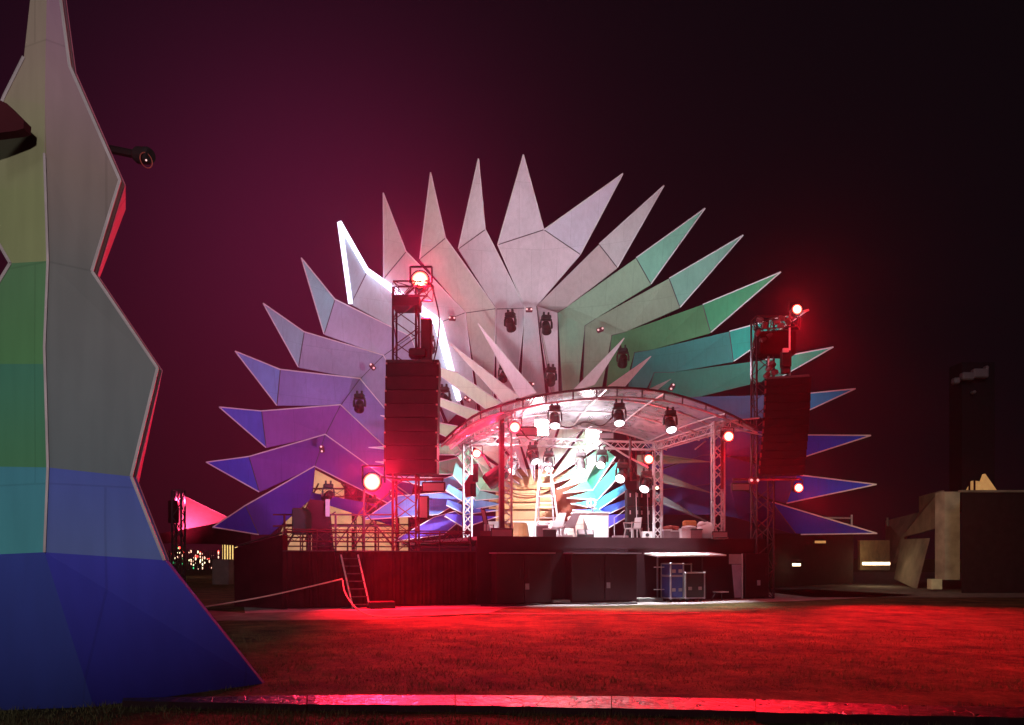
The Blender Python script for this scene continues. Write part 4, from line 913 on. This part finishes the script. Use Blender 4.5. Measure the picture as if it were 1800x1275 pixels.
# desk things left of the ladder's right foot
for i, (px, lean, m, lb) in enumerate(((978, .15, 'white', 'white folding chair with a tilted back right of the ladder foot'), (1000, .22, 'grey_face', 'grey folding chair with a rounded back beside the pale crate'))):
    t = thing('folding_chair', tuple(dz(px, 29)), lb, 'chair', 'folding chairs on the stage')
    q = dz(px, 29)
    MB().slab([q + Vector((-.2, 0, .5)), q + Vector((.25, 0, .5)), q + Vector((.25 + lean, .1, 1.05)), q + Vector((-.05 + lean, .1, 1.05))], .05).build('backrest', m, t)
    MB().box(q + Vector((0, -.2, .46)), (.45, .4, .04)).build('seat', m, t)
    for sx in (-1, 1):
        for sy in (-.35, .0): MB().tube(q + Vector((sx * .2, sy, .46)), q + Vector((sx * .26, sy, 0)), .02).build('leg', 'white', t)
box(953, 28.6, .46, .5, .4, 'grey_face', 'control_rack', 'small dark rack with pale front panels between the ladder feet', 'rack', 'white')
box(966, 28.4, .5, .36, .4, 'black', 'control_rack', 'low black rack right of the one between the ladder feet', 'rack', 'white')
box(993, 28.0, .6, .14, .4, 'white', 'paper_pile', 'pile of crumpled white sheets on the stage edge by the folding chairs', 'papers')
t = thing('music_stand_board', tuple(dz(853, 26.2)), 'dark leaning board standing at the left end of the stage', 'board')
q = dz(853, 26.2); MB().slab([q + Vector((-.17, 0, 1.05)), q + Vector((0, 0, 1.0)), q + Vector((.22, -.1, 0)), q + Vector((.02, -.1, 0))], .06).build('board', 'board', t); MB().slab([q + Vector((-.15, -.02, 1.0)), q + Vector((-.03, -.02, .96)), q + Vector((.17, -.12, .1)), q + Vector((.05, -.12, .1))], .02).build('face', 'grey_face', t)
box(857, 25.7, .5, .22, .3, 'red_steel', 'lamp_box', 'low rust red box with small bulbs at the left stage edge', 'box')
for k, px in enumerate((852, 858, 864)):
    o = MB().tube(dz(px, 25.7, .22), dz(px, 25.7, .4), .03).ball(dz(px, 25.7, .42), .035, 8).build('white_bottle', 'white'); tag(o, ('leftmost', 'middle', 'rightmost')[k] + ' of the three small white bottles on the low red box at the stage edge', 'bottle', 'bottles at the stage edge')
box(870, 26.6, .6, .2, .3, 'dark_steel', 'tool_tray', 'dark tray behind the panel light at the left stage edge', 'tray', z=0)
t = box(1090, 30, .62, .18, .4, 'grey_face', 'grey_case', 'flat grey case under the microphone stand left of the chair', 'case')
t = thing('microphone_stand', tuple(dz(1080, 30)), 'thin microphone stand with a round foot left of the white chair', 'stand')
MB().tube(dz(1080, 30), dz(1080, 30, .9), .02).build('pole', 'alu', t); MB().tube(dz(1080, 30, .9), dz(1098, 29.8, 1.2), .018).build('boom', 'alu', t); MB().lathe([(0, .2), (.03, .18)], dz(1080, 30)).build('foot', 'black', t)

# ------------------------------------------------------------------ foreground spiky tower
ft = thing('spiky_panel_tower', (-5.2, 8.6, 0), 'huge folded panel tower at the left edge fading cream, green, teal to deep blue', 'tower')
Yr, Yo_, Yb = 8.0, 8.45, 9.9
rid = [(72,-260),(82,0),(80,98),(78,270),(84,459),(78,610),(84,822),(78,971)]
rgt = [(80,-260),(108,0),(124,118),(212,318),(163,478),(278,648),(232,838),(290,985)]
lft = [(60,-260),(53,0),(42,100),(8,168),(-60,330),(18,463),(-90,640),(-30,820),(-80,978)]
def L_(a, b_, y): t = (y - a[1]) / (b_[1] - a[1]); return (a[0] + (b_[0] - a[0]) * t, y)
rowR = [(0,1),(1,2),(2,3),(3,4)]
colR = [(150,116,138),(150,114,134),(150,118,128),(134,114,110),(106,104,104),(102,104,106),(76,104,170),(58,56,158)]  # painted bands; each half's colours also carry the tint of its light
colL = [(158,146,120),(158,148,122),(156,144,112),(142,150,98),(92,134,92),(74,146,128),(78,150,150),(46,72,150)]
yo_ = lambda px: Yr + .0032 * abs(px - 80)
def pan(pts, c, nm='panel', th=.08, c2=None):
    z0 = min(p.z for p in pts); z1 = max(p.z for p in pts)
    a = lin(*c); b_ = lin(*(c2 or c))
    f = lambda v: tuple(p + (q - p) * max(0, min(1, (z1 - v.z) / (z1 - z0))) for p, q in zip(a, b_))  # gradient down each band puts the LED glow into the colour
    return MB().color(f).slab(pts, th).build(nm, 'paint_light', ft)
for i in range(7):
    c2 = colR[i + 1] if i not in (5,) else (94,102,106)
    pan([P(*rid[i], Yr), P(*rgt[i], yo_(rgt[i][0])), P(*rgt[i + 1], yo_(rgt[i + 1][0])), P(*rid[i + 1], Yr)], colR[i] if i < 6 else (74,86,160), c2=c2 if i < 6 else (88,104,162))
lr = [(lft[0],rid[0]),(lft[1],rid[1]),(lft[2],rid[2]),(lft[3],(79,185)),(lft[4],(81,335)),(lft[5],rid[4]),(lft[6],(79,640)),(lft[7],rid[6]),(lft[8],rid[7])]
cl = [((158,138,124),(158,138,124)),((158,138,124),(158,138,124)),((158,138,124),(156,142,120)),((156,142,120),(144,148,106)),((144,148,106),(140,146,104)),((92,130,94),(90,140,92)),((74,130,110),(80,134,96)),((76,140,158),(84,160,168))]  # left-half bands, light tint mixed into their colours
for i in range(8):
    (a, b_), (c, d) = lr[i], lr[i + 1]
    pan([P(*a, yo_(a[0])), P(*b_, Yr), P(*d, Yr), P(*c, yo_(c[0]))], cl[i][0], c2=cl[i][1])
# flared deep blue foot
yo_ = lambda px: Yr + .0032 * abs(px - 80)
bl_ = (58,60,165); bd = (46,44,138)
ridB = G(150, 1240); ridB.z = 0
ridB = G(165, 1243); rB = G(462, 1202); lB = G(-60, 1251); mB = ridB
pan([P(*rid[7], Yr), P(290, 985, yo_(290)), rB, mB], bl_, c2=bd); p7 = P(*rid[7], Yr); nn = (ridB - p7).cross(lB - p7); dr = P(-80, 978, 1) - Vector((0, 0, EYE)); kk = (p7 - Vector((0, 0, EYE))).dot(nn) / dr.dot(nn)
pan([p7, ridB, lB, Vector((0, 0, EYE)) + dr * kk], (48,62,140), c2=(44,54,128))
# side faces giving the tower its thickness
for i in range(7):
    a, b_ = P(*rgt[i], yo_(rgt[i][0])), P(*rgt[i + 1], yo_(rgt[i + 1][0])); c, d = b_ + Vector((-.9, 1.1, 0)), a + Vector((-.9, 1.1, 0))
    if i in (3, 5): c = P(rgt[i + 1][0] + 12, rgt[i + 1][1] + 12, Yo_ + .5); d = P(rgt[i][0] + (9 if i == 3 else 4), rgt[i][1] + (50 if i == 3 else 8), Yo_ + .5)
    MB().color(lin(235, 130, 160)).slab([a + Vector((.01, .09, 0)), b_ + Vector((.01, .09, 0)), c, d], d=(-.03, .03, 0)).build('side_panel', 'paint_light', ft)  # pink light from the stage is put into the side face colour
    MB().tube(a + Vector((0, -.015, 0)), b_ + Vector((0, -.015, 0)), .018, 6).build('edge_trim', 'trim2', ft)
MB().color(bd and lin(*bd)).slab([P(290, 985, yo_(290)) + Vector((0, .09, 0)), rB + Vector((0, .09, 0)), rB + Vector((-1.2, 1.3, 0)), P(250, 985, Yo_ + 1.2)], d=(-.03, .03, 0)).build('side_panel', 'paint_light', ft)
for pts in ([rid[3], rid[4]], [rid[4], rid[5]], [rid[5], rid[6], rid[7]]):
    MB().path([P(*p, Yr - .015) for p in pts], .014, 6).build('ridge_trim', 'trim2', ft)
MB().path([P(*p, yo_(p[0]) - .015) for p in lft[2:7]], .018, 6).build('edge_trim', 'trim2', ft)
fx = thing('bracket_lamp', tuple(P(0, 205, 7.9)), 'dark angular lamp fixed to the left edge of the spiky tower', 'lamp')
MB().slab([P(-70, 205, 7.7), P(-5, 174, 7.7), P(12, 182, 7.7), P(42, 212, 7.7), P(41, 226, 7.7), P(28, 230, 7.7), P(-20, 236, 7.7), P(-70, 238, 7.7)], .12).build('housing', 'drape', fx)
f2 = thing('bracket_lamp', tuple(P(235, 275, 9.2)), 'dark round lamp with a thin red ring sticking out right of the spiky tower', 'lamp')
MB().tube(P(190, 262, 9.3), P(240, 272, 9.2), .05).build('bracket', 'dark_conc', f2); MB().lathe([(0, .07), (.05, .1), (.2, .1), (.24, .08)], P(238, 273, 9.2), (.95, -.3, -.2), 16).build('can', 'dark_conc', f2)
c0 = P(257, 282, 9.08); ax = Vector((.9, -.45, -.1)).normalized(); a_ = ax.orthogonal().normalized(); b2 = ax.cross(a_)
MB().path([c0 + (a_ * math.cos(t) + b2 * math.sin(t)) * .085 for t in [k * math.pi / 10 for k in range(21)]], .006).build('ring', 'redcloth', f2); MB().ball(c0, .012, 8).build('bulb', 'pinlens', f2)

# ------------------------------------------------------------------ far left: lit tents, fair
tn = thing('pink_tent', tuple(G(345, 1010)), 'pink lit tent roof rising to a peak behind the spiky tower', 'tent')
YN = 52
MB().slab([P(316, 868, YN), P(402, 910, YN), P(400, 915, YN - 4), P(316, 936, YN - 4), P(296, 906, YN)], .1).build('roof', 'pink_lit', tn)
MB().slab([P(270, 940, YN - 4.1), P(395, 918, YN - 4.1), P(440, 935, YN - 4), P(440, 958, YN - 4), P(270, 955, YN - 4)], .1).build('valance', 'drape', tn)
spot('tent_uplight', P(318, 880, YN - 6), P(340, 895, YN), 4200, (1, .10, .26), 120, 1)
tt = thing('small_lattice_tower', tuple(P(313, 985, 46)), 'thin dark lattice tower in front of the pink tent', 'tower')
q = P(314, 985, 46); MB().truss((q.x, q.y, 0), (q.x, q.y, P(0, 862, 46).z), .55, .8, .06).build('mast', 'dark_steel', tt)
MB().cham(P(305, 900, 46), (.5, .5, 1.4), .05).build('speaker', 'drape', tt)
fr_ = thing('fairground_fence', tuple(P(340, 1000, 60)), 'low fence of the distant fairground with lights glimmering through it', 'fence')
for k in range(26): MB().tube(P(290 + 4 * k, 1002, 56), P(290 + 4 * k, 968, 56), .05).build('bar', 'dark_steel', fr_)
random.seed(5)
for k in range(60):
    px = random.gauss(345, 26); py = random.gauss(982, 9); px = min(384, max(290, px))
    m = random.choice(['fair_lamp'] * 4 + ['green_lamp', 'redbulb_s', 'warm_lamp'])
    o = MB().ball(P(px, py, random.uniform(58, 64)), random.uniform(.04, .13), 8).build('fairground_light', m); tag(o, 'tiny glowing lamp among the crowded fairground lights at the far left', 'lamp', 'fairground lights far left')
ks = thing('lit_kiosk', tuple(P(400, 1000, 50)), 'yellow lit slatted kiosk left of the black side wall', 'kiosk')
MB().slab([P(391, 991, 50), P(391, 958, 50), P(415, 958, 50), P(413, 991, 50)], .3).build('wall', 'yellow_lamp', ks)
MB().slab([P(386, 952, 49), P(386, 934, 49), P(412, 940, 49)], .3).build('gable', 'yellow_lamp', ks)
for k in range(5): MB().box(P(393 + 4.6 * k, 975, 49.6), (.07, .08, 1.4)).build('slat', 'drape', ks)
MB().slab([P(378, 957, 48.5), P(390, 950, 48.5), P(425, 956, 48.5), P(425, 960, 48.5)], .8).build('awning', 'drape', ks)
o = MB().cham(P(392, 1010, 44), (1.0, .8, 1.8), .05).build('waste_container', 'concrete'); tag(o, 'upright grey brown container below the lit kiosk', 'container')
o = MB().lathe([(0, .6), (.2, .62), (.35, .1)], P(377, 953, 49), n=14).build('pale_parasol', 'white'); tag(o, 'small pale parasol top beside the lit kiosk', 'parasol')
lt = thing('cream_tent', tuple(G(610, 1005)), 'cream lit tent glowing through the scaffold under the lowest left spikes', 'tent')
YM = 48
MB().slab([P(470, 990, YM), P(500, 920, YM), P(535, 870, YM - 3), P(555, 862, YM), P(640, 893, YM), P(720, 910, YM), P(720, 990, YM)], .2).build('wall', 'cream_lit', lt)
MB().slab([P(550, 890, YM - 1), P(552, 825, YM - 1), P(604, 852, YM - 1), P(604, 890, YM - 1)], .2).build('gable', 'cream_lit', lt)
for k in range(6): MB().tube(P(500 + k * 40, 990, YM - 1.4), P(500 + k * 40, 895, YM - 1.4), .08).build('pole', 'red_steel', lt)

# ------------------------------------------------------------------ far right: concrete building, dark block, tower
cb = thing('concrete_building', tuple(P(1620, 1040, 36) * Vector((1, 1, 0))), 'brownish concrete wall stepping down to the left with a bright pillar at its right', 'building')
MB().slab([P(1562, 915, 47), P(1622, 900, 42), P(1622, 872, 42), P(1660, 862, 37), P(1660, 925, 37), P(1590, 945, 43), P(1575, 990, 45), P(1562, 1000, 47)], .4).build('wall', 'concrete', cb)
MB().slab([P(1590, 948, 42), P(1635, 946, 38), P(1612, 1035, 38), P(1576, 1018, 42)], .3).build('leaning_slab', 'concrete', cb)
MB().box(P(1674, 942, 35) + Vector((0, .4, 0)), (.72, .8, P(0, 865, 35).z - P(0, 1020, 35).z)).build('pillar', mat('pale_pillar_concrete', (.42, .38, .28), .85, var=.35, scale=1.5, bump=.3), cb)
MB().slab([P(1637, 876, 39.5), P(1657, 866, 36.8), P(1657, 869, 36.8), P(1637, 879, 39.5)], .05).build('coping', 'pale_metal', cb)
for px in (1560, 1578): MB().tube(P(px, 925, 46), P(px, 910, 46), .06).build('post', 'concrete', cb)
o = MB().cham(P(1643, 1027, 34.5), (.50, .4, .48), .02).build('white_box', mat('cream_box', (.70, .66, .42), .7), None); tag(o, 'small cream box on the ground left of the bright pillar', 'box')
bk = thing('dark_block', (24, 33, 0), 'large black clad block filling the right edge of the picture', 'building')
x0 = P(1690, 0, 33).x; zt = P(0, 866, 33).z; MB().slab([(x0, 33, zt), (x0 + 14, 33, zt), (x0 + 18, 41, zt), (x0 + 5.5, 41, zt)], d=(0, 0, -zt + .01)).build('wall', 'dark_conc', bk); MB().box((x0 + 6.9, 33.0 - .02, zt + .05), (14, .2, .1)).build('coping', 'concrete', bk)
ot = thing('orange_tent', tuple(P(1725, 1000, 46) * Vector((1, 1, 0))), 'orange lit tent peak showing above the dark block', 'tent')
MB().slab([P(1695, 876, 46), P(1712, 845, 46), P(1727, 847, 46), P(1732, 833, 46), P(1762, 876, 46)], .3).build('roof', 'orange_lit', ot)
MB().tube(P(1704, 876, 45.5), P(1704, 847, 45.5), .06).tube(P(1713, 876, 45.5), P(1713, 845, 45.5), .06).build('poles', 'drape', ot)
dt = thing('distant_lighting_tower', tuple(P(1708, 1000, 50) * Vector((1, 1, 0))), 'dark draped tower with pale fixtures on top in the night at right', 'tower')
q = P(1708, 860, 50); MB().box((q.x, 50, q.z / 2 + 6.5), (2.2, 1.4, 10)).build('drape', mat('night_drape', (.012, .010, .016), .9, var=.3), dt)
for (px, py, sx, sz) in ((1722, 657, 1.0, .6), (1700, 662, .8, .5), (1680, 670, .4, .4), (1733, 653, .2, .7), (1711, 690, .2, .2)): MB().cham(P(px, py, 49), (sx, .5, sz), .08).build('fixture', 'grey_face', dt)
# low service buildings behind the right tower
sv = thing('service_hut', tuple(P(1440, 1045, 36) * Vector((1, 1, 0))), 'long dark hut behind the right tower with two bright light strips', 'hut')
MB().slab([P(1345, 938, 34), P(1500, 938, 40), P(1500, 1025, 40), P(1345, 1035, 34)], .3).build('wall', 'dark_conc', sv)
MB().slab([P(1512, 950, 42), P(1564, 950, 44), P(1564, 1002, 44), P(1512, 1002, 42)], .3).build('lit_wall', mat('ochre_wall', (.30, .20, .10), .8, var=.3), sv)
MB().box(P(1540, 991, 41), (1.5, .1, .16)).build('strip_lamp', 'warm_lamp', sv)
MB().box(P(1400, 993, 35), (.36, .1, .12)).build('strip_lamp', 'warm_lamp', sv)
MB().box(P(1442, 953, 36), (.5, .1, .12)).build('strip_lamp', 'orange_lit', sv)
point('strip_lamp_glow', P(1540, 991, 40.3), 45, (1, .75, .4), .3); point('strip_lamp_glow', P(1400, 993, 34.6), 8, (1, .75, .4), .2)
spot('yard_lamp', P(1560, 850, 24), P(1640, 930, 38), 1500, (1, .74, .42), 60, 1)
pr = thing('goal_post_rail', tuple(P(1465, 1000, 42) * Vector((1, 1, 0))), 'thin pale rail on two posts above the lowest right spike', 'rail')
MB().tube(P(1433, 910, 42), P(1497, 911, 42), .05).tube(P(1497, 905, 42), P(1497, 990, 42), .06).tube(P(1433, 908, 42), P(1433, 990, 42), .06).build('frame', 'pale_metal', pr)

# ------------------------------------------------------------------ haze
hz = MB().box((10, 45, 16), (150, 120, 34.2)).build('haze', mat('haze', (1, 1, 1))); tag(hz, 'thin night haze glowing round the lamps', 'haze', kind='stuff')
m = hz.data.materials[0]; t = m.node_tree; t.nodes.clear(); o_ = N(t, 'ShaderNodeOutputMaterial'); pv = N(t, 'ShaderNodeVolumePrincipled')
pv.inputs['Color'].default_value = (.9, .88, .92, 1); pv.inputs['Density'].default_value = HAZE; pv.inputs['Anisotropy'].default_value = .9
t.links.new(pv.outputs[0], o_.inputs['Volume'])
